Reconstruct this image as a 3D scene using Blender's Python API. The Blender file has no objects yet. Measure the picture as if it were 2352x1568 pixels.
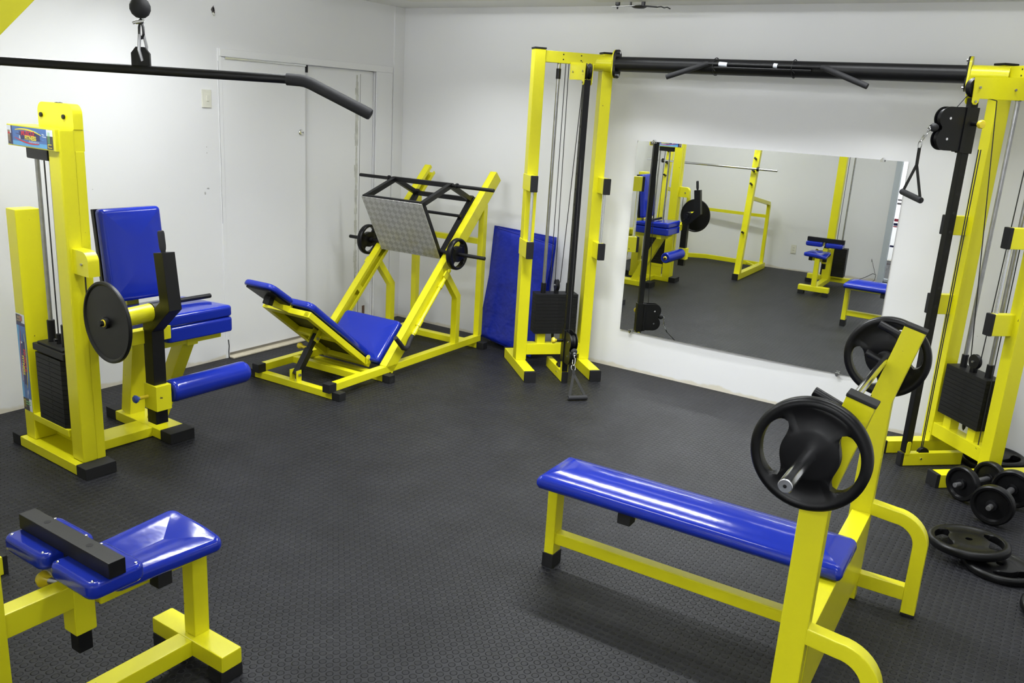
import bpy, bmesh, math, random
from math import sin, cos, pi, sqrt, radians
from mathutils import Vector, Matrix
random.seed(7)
C = bpy.context.scene.collection
V = Vector

# ------------------------------------------------------------------ materials
def srgb(r, g, b):
    f = lambda c: (c/255/12.92) if c/255 <= .04045 else ((c/255+.055)/1.055)**2.4
    return (f(r), f(g), f(b), 1)

def new_mat(name):
    m = bpy.data.materials.new(name); m.use_nodes = True
    nt = m.node_tree
    return m, nt, nt.nodes['Principled BSDF']

def N(nt, typ, **kw):
    n = nt.nodes.new(typ)
    for k, v in kw.items(): setattr(n, k, v)
    return n

def math_node(nt, op, a, b=None, c=None):
    n = N(nt, 'ShaderNodeMath', operation=op)
    for i, x in enumerate((a, b, c)):
        if x is None: continue
        if hasattr(x, 'is_output'): nt.links.new(x, n.inputs[i])
        else: n.inputs[i].default_value = x
    return n.outputs[0]

def simple(name, col, rough=.5, metal=0, spec=.5, coat=0, var=.06, nscale=8, bump=0, bscale=60, bdist=.002):
    """procedural material: base colour with faint noise wear, optional fine bump"""
    m, nt, b = new_mat(name)
    tc = N(nt, 'ShaderNodeTexCoord')
    nz = N(nt, 'ShaderNodeTexNoise'); nz.inputs['Scale'].default_value = nscale; nz.inputs['Detail'].default_value = 4
    nt.links.new(tc.outputs['Object'], nz.inputs['Vector'])
    mx = N(nt, 'ShaderNodeMix', data_type='RGBA')
    c = Vector(col[:3])
    mx.inputs['A'].default_value = (*[x*(1-var) for x in c], 1)
    mx.inputs['B'].default_value = (*[min(1, x*(1+var)) for x in c], 1)
    nt.links.new(nz.outputs['Fac'], mx.inputs['Factor'])
    nt.links.new(mx.outputs['Result'], b.inputs['Base Color'])
    b.inputs['Roughness'].default_value = rough; b.inputs['Metallic'].default_value = metal
    b.inputs['Specular IOR Level'].default_value = spec
    b.inputs['Coat Weight'].default_value = coat; b.inputs['Coat Roughness'].default_value = .08
    if bump:
        n2 = N(nt, 'ShaderNodeTexNoise'); n2.inputs['Scale'].default_value = bscale; n2.inputs['Detail'].default_value = 3
        nt.links.new(tc.outputs['Object'], n2.inputs['Vector'])
        bp = N(nt, 'ShaderNodeBump'); bp.inputs['Strength'].default_value = bump; bp.inputs['Distance'].default_value = bdist
        nt.links.new(n2.outputs['Fac'], bp.inputs['Height']); nt.links.new(bp.outputs['Normal'], b.inputs['Normal'])
    return m

YEL = simple('yellow_paint', (.72, .675, .010, 1), rough=.33, spec=.5, coat=.12, var=.04, nscale=5, bump=.05, bscale=40)
def add_chips(m):
    """small dark chips in the paint"""
    nt = m.node_tree; b = nt.nodes['Principled BSDF']
    tc = N(nt, 'ShaderNodeTexCoord'); nz = N(nt, 'ShaderNodeTexNoise'); nz.inputs['Scale'].default_value = 34; nz.inputs['Detail'].default_value = 2
    nt.links.new(tc.outputs['Object'], nz.inputs['Vector'])
    f = math_node(nt, 'GREATER_THAN', nz.outputs['Fac'], .775)
    src = b.inputs['Base Color'].links[0].from_socket
    mx = N(nt, 'ShaderNodeMix', data_type='RGBA'); nt.links.new(f, mx.inputs['Factor']); nt.links.new(src, mx.inputs['A'])
    mx.inputs['B'].default_value = (.06, .05, .03, 1); nt.links.new(mx.outputs['Result'], b.inputs['Base Color'])
add_chips(YEL)
BLUE = simple('blue_vinyl', (.009, .025, .33, 1), rough=.13, spec=.4, coat=0, var=.08, nscale=3, bump=.10, bscale=9, bdist=.012)
MATB = simple('blue_mat_vinyl', (.008, .02, .30, 1), rough=.26, spec=.4, coat=0, var=.1, nscale=4, bump=.7, bscale=6, bdist=.04)
BLK = simple('black_steel', (.005, .005, .006, 1), rough=.4, spec=.35, var=.2, bump=.06, bscale=120)
RUB = simple('black_rubber_cap', (.011, .011, .012, 1), rough=.62, spec=.35, var=.2)
PLATE = simple('black_rubber_plate', (.004, .004, .0045, 1), rough=.34, spec=.25, var=.2, bump=.06, bscale=90)
IRON = simple('black_cast_iron', (.007, .007, .007, 1), rough=.5, spec=.35, var=.25, bump=.12, bscale=80)
FOAM = simple('black_foam_grip', (.02, .02, .022, 1), rough=.7, spec=.35, var=.15, bump=.1, bscale=200)
CHR = simple('chrome', (.75, .75, .76, 1), rough=.14, metal=1, var=.05)
ROD = simple('worn_steel_rod', (.42, .42, .43, 1), rough=.32, metal=.9, var=.3, nscale=25)
ALU = simple('aluminium', (.75, .76, .78, 1), rough=.25, metal=.8, var=.05)
WHT = simple('white_plastic', (.70, .69, .60, 1), rough=.4, var=.03)
DRK = simple('dark_gap', (.012, .012, .012, 1), rough=.8)
STRAP = simple('black_webbing', (.018, .018, .017, 1), rough=.8, spec=.3, var=.3, nscale=90, bump=.3, bscale=160)
KNY = simple('yellow_plastic_knob', (.78, .62, .03, 1), rough=.3, coat=.3)
KNB = simple('blue_plastic_knob', (.03, .07, .32, 1), rough=.3)
CAB = simple('dark_cable', (.02, .02, .022, 1), rough=.4)
SILL = simple('bare_concrete', (.52, .47, .36, 1), rough=.9, var=.25, nscale=18)
HOLE = simple('broken_plaster', (.10, .09, .085, 1), rough=.95, var=.6, nscale=60)
PEEL = simple('peeled_grey_seam', (.55, .55, .51, 1), rough=.9, var=.5, nscale=22)
FRAME = simple('grey_blue_aluminium', (.52, .57, .62, 1), rough=.45, var=.04)
DOORM = simple('door_white', (.80, .80, .81, 1), rough=.42, var=.015, nscale=2)
REDM = simple('decal_red', (.45, .03, .07, 1), rough=.5)
GRYM = simple('decal_grey', (.25, .22, .24, 1), rough=.5)

def wall_mat(name, base=(.80, .80, .81)):
    m, nt, b = new_mat(name)
    g = N(nt, 'ShaderNodeNewGeometry'); sx = N(nt, 'ShaderNodeSeparateXYZ')
    nt.links.new(g.outputs['Position'], sx.inputs[0])
    nz = N(nt, 'ShaderNodeTexNoise'); nz.inputs['Scale'].default_value = 6; nz.inputs['Detail'].default_value = 6
    nt.links.new(g.outputs['Position'], nz.inputs['Vector'])
    # yellowish grime creeping up from the floor with a ragged edge
    hz = math_node(nt, 'MULTIPLY', nz.outputs['Fac'], .09)
    lim = math_node(nt, 'SUBTRACT', hz, .015)
    f = math_node(nt, 'MULTIPLY', math_node(nt, 'SUBTRACT', lim, sx.outputs['Z']), 40)
    f = math_node(nt, 'MINIMUM', math_node(nt, 'MAXIMUM', f, 0), .5)
    # faint broad cleaning marks
    n2 = N(nt, 'ShaderNodeTexNoise'); n2.inputs['Scale'].default_value = 1.3; n2.inputs['Detail'].default_value = 5
    nt.links.new(g.outputs['Position'], n2.inputs['Vector'])
    mx0 = N(nt, 'ShaderNodeMix', data_type='RGBA')
    mx0.inputs['A'].default_value = (base[0]*.95, base[1]*.95, base[2]*.945, 1); mx0.inputs['B'].default_value = (*base, 1)
    nt.links.new(n2.outputs['Fac'], mx0.inputs['Factor'])
    mx = N(nt, 'ShaderNodeMix', data_type='RGBA'); mx.inputs['B'].default_value = (.55, .47, .27, 1)
    nt.links.new(f, mx.inputs['Factor']); nt.links.new(mx0.outputs['Result'], mx.inputs['A'])
    # few dark specks
    n3 = N(nt, 'ShaderNodeTexNoise'); n3.inputs['Scale'].default_value = 38; n3.inputs['Detail'].default_value = 1
    nt.links.new(g.outputs['Position'], n3.inputs['Vector'])
    f3 = math_node(nt, 'MULTIPLY', math_node(nt, 'GREATER_THAN', n3.outputs['Fac'], .83), .5)
    mx3 = N(nt, 'ShaderNodeMix', data_type='RGBA'); mx3.inputs['B'].default_value = (.2, .19, .18, 1)
    nt.links.new(f3, mx3.inputs['Factor']); nt.links.new(mx.outputs['Result'], mx3.inputs['A'])
    nt.links.new(mx3.outputs['Result'], b.inputs['Base Color'])
    b.inputs['Roughness'].default_value = .55; b.inputs['Specular IOR Level'].default_value = .3
    bp = N(nt, 'ShaderNodeBump'); bp.inputs['Strength'].default_value = .12; bp.inputs['Distance'].default_value = .01
    nt.links.new(n2.outputs['Fac'], bp.inputs['Height']); nt.links.new(bp.outputs['Normal'], b.inputs['Normal'])
    return m
WALL = wall_mat('white_wall_paint')
CEIL = simple('white_ceiling_paint', (.80, .80, .78, 1), rough=.8, var=.02, nscale=1.5)

def floor_mat():
    m, nt, b = new_mat('studded_rubber_floor')
    g = N(nt, 'ShaderNodeNewGeometry'); sx = N(nt, 'ShaderNodeSeparateXYZ')
    nt.links.new(g.outputs['Position'], sx.inputs[0])
    P = 1/30
    def cell(s, off):
        q = math_node(nt, 'DIVIDE', math_node(nt, 'SUBTRACT', s, off), P)
        return math_node(nt, 'SUBTRACT', math_node(nt, 'FRACT', q), .5)
    cx = cell(sx.outputs['X'], 2.59); cy = cell(sx.outputs['Y'], -3.59)
    d = math_node(nt, 'SQRT', math_node(nt, 'ADD', math_node(nt, 'MULTIPLY', cx, cx), math_node(nt, 'MULTIPLY', cy, cy)))
    mr = N(nt, 'ShaderNodeMapRange', interpolation_type='SMOOTHSTEP')
    mr.inputs['From Min'].default_value = .42; mr.inputs['From Max'].default_value = .30
    nt.links.new(d, mr.inputs['Value'])
    stud = mr.outputs['Result']
    def joint(s, off):
        q = math_node(nt, 'DIVIDE', math_node(nt, 'SUBTRACT', s, off), .5)
        q = math_node(nt, 'SUBTRACT', math_node(nt, 'FRACT', math_node(nt, 'ADD', q, .5)), .5)
        return math_node(nt, 'LESS_THAN', math_node(nt, 'ABSOLUTE', q), .0026)
    jn = math_node(nt, 'MAXIMUM', joint(sx.outputs['X'], 2.59), joint(sx.outputs['Y'], -3.59))
    nj = N(nt, 'ShaderNodeTexNoise'); nj.inputs['Scale'].default_value = 2.2
    nt.links.new(g.outputs['Position'], nj.inputs['Vector'])
    jn = math_node(nt, 'MULTIPLY', jn, math_node(nt, 'GREATER_THAN', nj.outputs['Fac'], .5))
    hgt = math_node(nt, 'SUBTRACT', stud, math_node(nt, 'MULTIPLY', jn, 1.5))
    bp = N(nt, 'ShaderNodeBump'); bp.inputs['Strength'].default_value = .9; bp.inputs['Distance'].default_value = .0042
    nt.links.new(hgt, bp.inputs['Height'])
    nz = N(nt, 'ShaderNodeTexNoise'); nz.inputs['Scale'].default_value = 3.5; nz.inputs['Detail'].default_value = 6
    nt.links.new(g.outputs['Position'], nz.inputs['Vector'])
    cr = N(nt, 'ShaderNodeValToRGB')
    cr.color_ramp.elements[0].position = .3; cr.color_ramp.elements[0].color = (.0125, .0126, .0146, 1)
    cr.color_ramp.elements[1].position = .75; cr.color_ramp.elements[1].color = (.0215, .0218, .0252, 1)
    nt.links.new(nz.outputs['Fac'], cr.inputs['Fac'])
    mx = N(nt, 'ShaderNodeMix', data_type='RGBA'); mx.inputs['B'].default_value = (.006, .006, .006, 1)
    nt.links.new(cr.outputs['Color'], mx.inputs['A']); nt.links.new(math_node(nt, 'MULTIPLY', jn, .8), mx.inputs['Factor'])
    # worn stud tops a touch darker than the dusty ground between them
    mx2 = N(nt, 'ShaderNodeMix', data_type='RGBA', blend_type='MULTIPLY'); mx2.inputs['B'].default_value = (.72, .72, .74, 1)
    nt.links.new(mx.outputs['Result'], mx2.inputs['A']); nt.links.new(stud, mx2.inputs['Factor'])
    # whitish scuffs
    mp = N(nt, 'ShaderNodeMapping'); mp.inputs['Scale'].default_value = (3, 40, 1); mp.inputs['Rotation'].default_value = (0, 0, .7)
    nt.links.new(g.outputs['Position'], mp.inputs['Vector'])
    ns = N(nt, 'ShaderNodeTexNoise'); ns.inputs['Scale'].default_value = 2.4; ns.inputs['Detail'].default_value = 3
    nt.links.new(mp.outputs['Vector'], ns.inputs['Vector'])
    fs = math_node(nt, 'MULTIPLY', math_node(nt, 'GREATER_THAN', ns.outputs['Fac'], .77), .3)
    mx3 = N(nt, 'ShaderNodeMix', data_type='RGBA'); mx3.inputs['B'].default_value = (.22, .22, .23, 1)
    nt.links.new(mx2.outputs['Result'], mx3.inputs['A']); nt.links.new(fs, mx3.inputs['Factor'])
    nt.links.new(mx3.outputs['Result'], b.inputs['Base Color'])
    nt.links.new(bp.outputs['Normal'], b.inputs['Normal'])
    b.inputs['Roughness'].default_value = .50; b.inputs['Specular IOR Level'].default_value = .26
    return m
FLOOR = floor_mat()

def mirror_mat():
    m, nt, b = new_mat('mirror_silvering')
    nz = N(nt, 'ShaderNodeTexNoise'); nz.inputs['Scale'].default_value = 3
    mr = N(nt, 'ShaderNodeMapRange'); mr.inputs['To Min'].default_value = .0; mr.inputs['To Max'].default_value = .012
    nt.links.new(nz.outputs['Fac'], mr.inputs['Value']); nt.links.new(mr.outputs['Result'], b.inputs['Roughness'])
    b.inputs['Base Color'].default_value = (.87, .885, .86, 1); b.inputs['Metallic'].default_value = 1
    return m
MIRR = mirror_mat()

def tread_mat():
    """aluminium chequer plate: short bars in alternating directions"""
    m, nt, b = new_mat('aluminium_tread_plate')
    tc = N(nt, 'ShaderNodeTexCoord'); sx = N(nt, 'ShaderNodeSeparateXYZ'); nt.links.new(tc.outputs['Object'], sx.inputs[0])
    u = math_node(nt, 'MULTIPLY', sx.outputs['X'], 1/.052)
    v = math_node(nt, 'MULTIPLY', sx.outputs['Z'], 1/.052)
    ch = N(nt, 'ShaderNodeTexChecker'); ch.inputs['Scale'].default_value = 1
    cb = N(nt, 'ShaderNodeCombineXYZ'); cb.inputs[2].default_value = .5
    r1 = math_node(nt, 'ADD', u, v); r2 = math_node(nt, 'SUBTRACT', u, v)
    nt.links.new(r1, cb.inputs[0]); nt.links.new(r2, cb.inputs[1]); nt.links.new(cb.outputs[0], ch.inputs['Vector'])
    w1 = math_node(nt, 'SINE', math_node(nt, 'MULTIPLY', r1, 2*pi*5.0)); w2 = math_node(nt, 'SINE', math_node(nt, 'MULTIPLY', r2, 2*pi*5.0))
    mixf = N(nt, 'ShaderNodeMix', data_type='FLOAT'); nt.links.new(ch.outputs['Fac'], mixf.inputs['Factor'])
    nt.links.new(w1, mixf.inputs['A']); nt.links.new(w2, mixf.inputs['B'])
    bp = N(nt, 'ShaderNodeBump'); bp.inputs['Strength'].default_value = .6; bp.inputs['Distance'].default_value = .002
    nt.links.new(mixf.outputs['Result'], bp.inputs['Height']); nt.links.new(bp.outputs['Normal'], b.inputs['Normal'])
    nz = N(nt, 'ShaderNodeTexNoise'); nz.inputs['Scale'].default_value = 5.5; nz.inputs['Detail'].default_value = 3
    nt.links.new(tc.outputs['Object'], nz.inputs['Vector'])
    # yellow paint rubbed into the lower half, following its own patchy shape
    low = N(nt, 'ShaderNodeMapRange'); low.inputs['From Min'].default_value = .32; low.inputs['From Max'].default_value = .02
    nt.links.new(sx.outputs['Z'], low.inputs['Value'])
    f = math_node(nt, 'MULTIPLY', math_node(nt, 'MAXIMUM', math_node(nt, 'SUBTRACT', nz.outputs['Fac'], .46), 0), 3.2)
    f = math_node(nt, 'MINIMUM', math_node(nt, 'MULTIPLY', f, low.outputs['Result']), .6)
    chk = N(nt, 'ShaderNodeMix', data_type='RGBA'); chk.inputs['A'].default_value = (.56, .555, .53, 1); chk.inputs['B'].default_value = (.44, .435, .41, 1)
    nt.links.new(ch.outputs['Fac'], chk.inputs['Factor'])
    mx = N(nt, 'ShaderNodeMix', data_type='RGBA'); nt.links.new(chk.outputs['Result'], mx.inputs['A'])
    mx.inputs['B'].default_value = (.45, .40, .05, 1); nt.links.new(f, mx.inputs['Factor'])
    nt.links.new(mx.outputs['Result'], b.inputs['Base Color'])
    b.inputs['Metallic'].default_value = .45; b.inputs['Roughness'].default_value = .36
    return m
TREAD = tread_mat()

def flat(name, col): return simple(name, srgb(*col), rough=.35, var=.1, nscale=30)
S_BLUE = flat('sticker_blue', (70, 110, 175)); S_NAVY = flat('sticker_navy', (38, 40, 95)); S_DARK = flat('sticker_dark', (62, 58, 62))
S_RED = flat('sticker_red', (205, 45, 60)); S_YEL = flat('sticker_yellow', (235, 220, 60)); S_WHT = flat('sticker_white', (225, 230, 240))
S_TAN = flat('sticker_tan', (150, 130, 105)); S_GRN = flat('sticker_green', (120, 200, 120)); S_SKY = flat('sticker_sky', (95, 165, 215))

# ------------------------------------------------------------------ mesh builder
class MB:
    def __init__(s, M=None):
        s.v = []; s.f = []; s.m = []; s.mi = 0; s.M = M or Matrix()
        s.weighted = True; s.angle = 40
    def add(s, verts, faces):
        o = len(s.v); s.v += [s.M @ V(p) for p in verts]
        for f in faces: s.f.append([i+o for i in f]); s.m.append(s.mi)
        return s
    def loft(s, rings, c0=True, c1=True, closed=False):
        n = len(rings[0]); vs = [p for r in rings for p in r]; fs = []
        R = len(rings)
        for i in range(R if closed else R-1):
            a = i*n; b = ((i+1) % R)*n
            for j in range(n): k = (j+1) % n; fs.append([a+j, a+k, b+k, b+j])
        if not closed:
            if c0: fs.append(list(range(n))[::-1])
            if c1: fs.append([(R-1)*n+j for j in range(n)])
        return s.add(vs, fs)
    def box(s, x0, x1, y0, y1, z0, z1, r=.004):
        x0, x1 = min(x0, x1), max(x0, x1); y0, y1 = min(y0, y1), max(y0, y1); z0, z1 = min(z0, z1), max(z0, z1)
        return s.obox(V(((x0+x1)/2, (y0+y1)/2, (z0+z1)/2)), V((1, 0, 0)), V((0, 1, 0)), V((0, 0, 1)), x1-x0, y1-y0, z1-z0, r)
    def obox(s, c, ax, ay, az, sx, sy, sz, r=.004):
        """rounded box: rounded-rectangle profile across the two short sides, lofted along the longest"""
        d = sorted([(sx, ax), (sy, ay), (sz, az)], key=lambda t: -t[0])
        (L, w), (a, u), (b, v_) = d
        r = min(r, b*.45, a*.45, L*.3)
        def prof(h, k, rr):
            out = []
            for qx, qy, a0 in ((1, 1, 0), (-1, 1, 90), (-1, -1, 180), (1, -1, 270)):
                for t in (0, 45, 90):
                    an = radians(a0+t); out.append((qx*(h-rr)+rr*cos(an), qy*(k-rr)+rr*sin(an)))
            return out
        rings = []
        for t, ins in ((-L/2, r), (-L/2+r*.3, r*.3), (-L/2+r, 0), (L/2-r, 0), (L/2-r*.3, r*.3), (L/2, r)):
            rr = max(r-ins, r*.25)
            rings.append([c+w*t+u*p+v_*q for p, q in prof(a/2-ins, b/2-ins, rr)])
        return s.loft(rings)
    def beam(s, p, q, w, h, n, r=.004, e0=0, e1=0):
        """rectangular tube from p to q; w across n-perpendicular, h along n"""
        p = V(p); q = V(q); d = (q-p); L = d.length; d.normalize()
        p = p-d*e0; q = q+d*e1; L = (q-p).length
        n = V(n); n = (n-d*n.dot(d)).normalized(); u = d.cross(n).normalized()
        return s.obox((p+q)/2, d, u, n, L, w, h, r)
    def sweep(s, pts, nrm, w, h, r=.004, caps=True):
        """rectangular tube along a planar path; h lies along the plane normal nrm, w in the plane; mitred joints"""
        pts = [V(p) for p in pts]; nrm = V(nrm).normalized(); rings = []
        prof = []
        for qx, qy, a0 in ((1, 1, 0), (-1, 1, 90), (-1, -1, 180), (1, -1, 270)):
            for t in (0, 45, 90):
                an = radians(a0+t); prof.append((qx*(w/2-r)+r*cos(an), qy*(h/2-r)+r*sin(an)))
        for i, p in enumerate(pts):
            d0 = (p-pts[i-1]).normalized() if i else None
            d1 = (pts[i+1]-p).normalized() if i < len(pts)-1 else None
            if d0 is None: t = d1; k = 1
            elif d1 is None: t = d0; k = 1
            else:
                t = (d0+d1).normalized(); k = 1/max(.3, t.dot(d0))
            side = nrm.cross(t).normalized()
            rings.append([p+side*(a*k)+nrm*b for a, b in prof])
        return s.loft(rings, caps, caps)
    def tube(s, pts, r, seg=12, caps=True, closed=False):
        pts = [V(p) for p in pts]; rings = []; prev = None; n = len(pts)
        for i, p in enumerate(pts):
            if closed: t = (pts[(i+1) % n]-pts[i-1]).normalized(); k = 1
            else:
                d0 = (p-pts[i-1]).normalized() if i else None
                d1 = (pts[i+1]-p).normalized() if i < n-1 else None
                t = d1 if d0 is None else d0 if d1 is None else (d0+d1).normalized(); k = 1
            if prev is None:
                a = V((0, 0, 1)) if abs(t.z) < .9 else V((1, 0, 0)); u = (a-t*a.dot(t)).normalized()
            else: u = (prev-t*prev.dot(t)).normalized()
            prev = u; w = t.cross(u); rr = r[i] if isinstance(r, (list, tuple)) else r
            rings.append([p+(u*cos(2*pi*j/seg)+w*sin(2*pi*j/seg))*rr for j in range(seg)])
        return s.loft(rings, caps, caps, closed)
    def cyl(s, p, q, r, r2=None, seg=20, ch=0):
        p = V(p); q = V(q); d = (q-p).normalized(); r2 = r if r2 is None else r2
        if ch: return s.tube([p, p+d*ch*.3, p+d*ch, q-d*ch, q-d*ch*.3, q], [r-ch, r-ch*.3, r, r2, r2-ch*.3, r2-ch], seg)
        return s.tube([p, q], [r, r2], seg)
    def lathe(s, o, ax, prof, seg=32):
        """prof: list of (radius, distance along axis); closed when first radius is 0"""
        o = V(o); ax = V(ax).normalized(); a = V((0, 0, 1)) if abs(ax.z) < .9 else V((1, 0, 0))
        u = (a-ax*a.dot(ax)).normalized(); w = ax.cross(u)
        rings = [[o+ax*h+(u*cos(2*pi*j/seg)+w*sin(2*pi*j/seg))*max(r, 1e-4) for j in range(seg)] for r, h in prof]
        return s.loft(rings)
    def torus(s, o, ax, R, r, seg=28, sg=10, sc=(1, 1)):
        o = V(o); ax = V(ax).normalized(); a = V((0, 0, 1)) if abs(ax.z) < .9 else V((1, 0, 0))
        u = (a-ax*a.dot(ax)).normalized(); w = ax.cross(u)
        return s.tube([o+u*cos(2*pi*j/seg)*R*sc[0]+w*sin(2*pi*j/seg)*R*sc[1] for j in range(seg)], r, sg, closed=True)
    def prism(s, poly, o, u, v, t):
        """polygon in plane (o,u,v) thickened by +-t/2 along the normal"""
        o = V(o); u = V(u); v = V(v); n = u.cross(v).normalized()
        return s.loft([[o+u*a+v*b-n*t/2 for a, b in poly], [o+u*a+v*b+n*t/2 for a, b in poly]])
    def cushion(s, M, L, W, T, rc=.03, re=.02, crown=.01, shape=None):
        """upholstered pad: rounded outline L x W, thickness T, edge radius re, crowned top (local z up)"""
        def ring(ins, z):
            a = max(L/2-ins, .002); b = max(W/2-ins, .002); r = max(min(rc-ins*.6, a, b), .001); out = []
            for qx, qy, a0 in ((1, 1, 0), (-1, 1, 90), (-1, -1, 180), (1, -1, 270)):
                for t in (0, 22.5, 45, 67.5, 90):
                    an = radians(a0+t); out.append([qx*(a-r)+r*cos(an), qy*(b-r)+r*sin(an), z])
                if qx == 1 and qy == 1:
                    for k in range(1, 8): out.append([(a-r)*(1-2*k/8), b, z])
                if qx == -1 and qy == -1:
                    for k in range(1, 8): out.append([-(a-r)*(1-2*k/8), -b, z])
            if shape:
                out = [shape(p, L, W) for p in out]
            return [M @ V(p) for p in out]
        rings = [ring(re*.8, 0), ring(re*.2, re*.15), ring(0, re*.6), ring(0, T-re)]
        for t in (22, 45, 67, 90):
            an = radians(t); rings.append(ring(re*(1-cos(an)), T-re+re*sin(an)))
        dm = min(L, W)/2*.98
        for k in range(1, 9):
            ins = re+(dm-re)*k/8; q = 1-k/8
            rings.append(ring(ins, T+crown*(1-q*q)))
        return s.loft(rings)
    def build(s, name, mats, parent=None, smooth=True):
        me = bpy.data.meshes.new(name); me.from_pydata([tuple(p) for p in s.v], [], s.f)
        if not isinstance(mats, (list, tuple)): mats = [mats]
        for m in mats: me.materials.append(m)
        for p, i in zip(me.polygons, s.m): p.material_index = i
        bm = bmesh.new(); bm.from_mesh(me)
        bmesh.ops.remove_doubles(bm, verts=bm.verts, dist=1e-6)
        bmesh.ops.recalc_face_normals(bm, faces=bm.faces)
        bm.to_mesh(me); bm.free()
        if smooth:
            me.shade_smooth(); me.set_sharp_from_angle(angle=radians(s.angle))
        o = bpy.data.objects.new(name, me); C.objects.link(o)
        if parent: o.parent = parent
        if smooth and s.weighted:
            wm = o.modifiers.new('weighted_normal', 'WEIGHTED_NORMAL'); wm.keep_sharp = True; wm.weight = 60
        return o

def frame(x, y, yaw, z=0): return Matrix.Translation((x, y, z)) @ Matrix.Rotation(radians(yaw), 4, 'Z')
def basis(o, x, y, z):
    M = Matrix.Identity(4)
    for i, a in enumerate((x, y, z)):
        a = V(a).normalized()
        for j in range(3): M[j][i] = a[j]
    for j in range(3): M[j][3] = o[j]
    return M
def thing(name, label, cat, M=None, group=None):
    o = bpy.data.objects.new(name, None); C.objects.link(o); o.empty_display_size = .1
    if M is not None: o.matrix_world = M
    o['label'] = label; o['category'] = cat
    if group: o['group'] = group
    return o
def tag(o, label, cat, group=None):
    o['label'] = label; o['category'] = cat
    if group: o['group'] = group
    return o
def struct(o): o['kind'] = 'structure'; return o

# quick part makers ---------------------------------------------------------
def P(name, mat, parent, fn, M=None, angle=40):
    mb = MB(M); mb.angle = angle; fn(mb); return mb.build(name, mat, parent)
def pbox(name, mat, parent, *a, M=None, r=.004): return P(name, mat, parent, lambda b: b.box(*a, r=r), M)

# ------------------------------------------------------------------ room
H = 2.66; XR = 6.3
def slab(name, x0, x1, y0, y1, z0, z1, mat):
    mb = MB(); mb.weighted = False
    mb.add([(x0, y0, z0), (x1, y0, z0), (x1, y1, z0), (x0, y1, z0), (x0, y0, z1), (x1, y0, z1), (x1, y1, z1), (x0, y1, z1)],
           [[0, 3, 2, 1], [4, 5, 6, 7], [0, 1, 5, 4], [1, 2, 6, 5], [2, 3, 7, 6], [3, 0, 4, 7]])
    return struct(mb.build(name, mat, None, smooth=False))
slab('floor', -.15, XR+.15, -8.2, .15, -.1, 0, FLOOR)
slab('ceiling', -.15, XR+.15, -8.2, .15, H, H+.1, CEIL)
slab('wall_back', -.15, XR+.15, 0, .15, 0, H, WALL)
slab('wall_right', XR, XR+.15, -8.2, 0, 0, H, WALL)
# left wall with the opening of the double door
DY0, DY1, DZ = -1.885, -.33, 2.13
def wall_left():
    mb = MB(); mb.weighted = False
    for (y0, y1, z0, z1) in ((-8.2, DY0, 0, H), (DY1, 0, 0, H), (DY0, DY1, DZ, H)):
        mb.add([(-.15, y0, z0), (0, y0, z0), (0, y1, z0), (-.15, y1, z0), (-.15, y0, z1), (0, y0, z1), (0, y1, z1), (-.15, y1, z1)],
               [[0, 3, 2, 1], [4, 5, 6, 7], [0, 1, 5, 4], [1, 2, 6, 5], [2, 3, 7, 6], [3, 0, 4, 7]])
    return struct(mb.build('wall_left', WALL, None, smooth=False))
wall_left()
# front wall (behind the camera's left, seen in the mirror), ends at the glazed opening
def wall_front():
    mb = MB(); mb.weighted = False
    def seg(x0, x1):
        y = lambda x: -5.66-.0627*x
        mb.add([(x0, y(x0), 0), (x1, y(x1), 0), (x1, y(x1)-.15, 0), (x0, y(x0)-.15, 0), (x0, y(x0), H), (x1, y(x1), H), (x1, y(x1)-.15, H), (x0, y(x0)-.15, H)],
               [[0, 3, 2, 1], [4, 5, 6, 7], [0, 1, 5, 4], [1, 2, 6, 5], [2, 3, 7, 6], [3, 0, 4, 7]])
    seg(0, 3.31)
    return struct(mb.build('wall_front', WALL, None, smooth=False))
wall_front()
# far white wall of the lobby outside the opening
slab('wall_lobby', -.15, XR+.15, -8.2, -8.05, 0, H, WALL)

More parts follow.
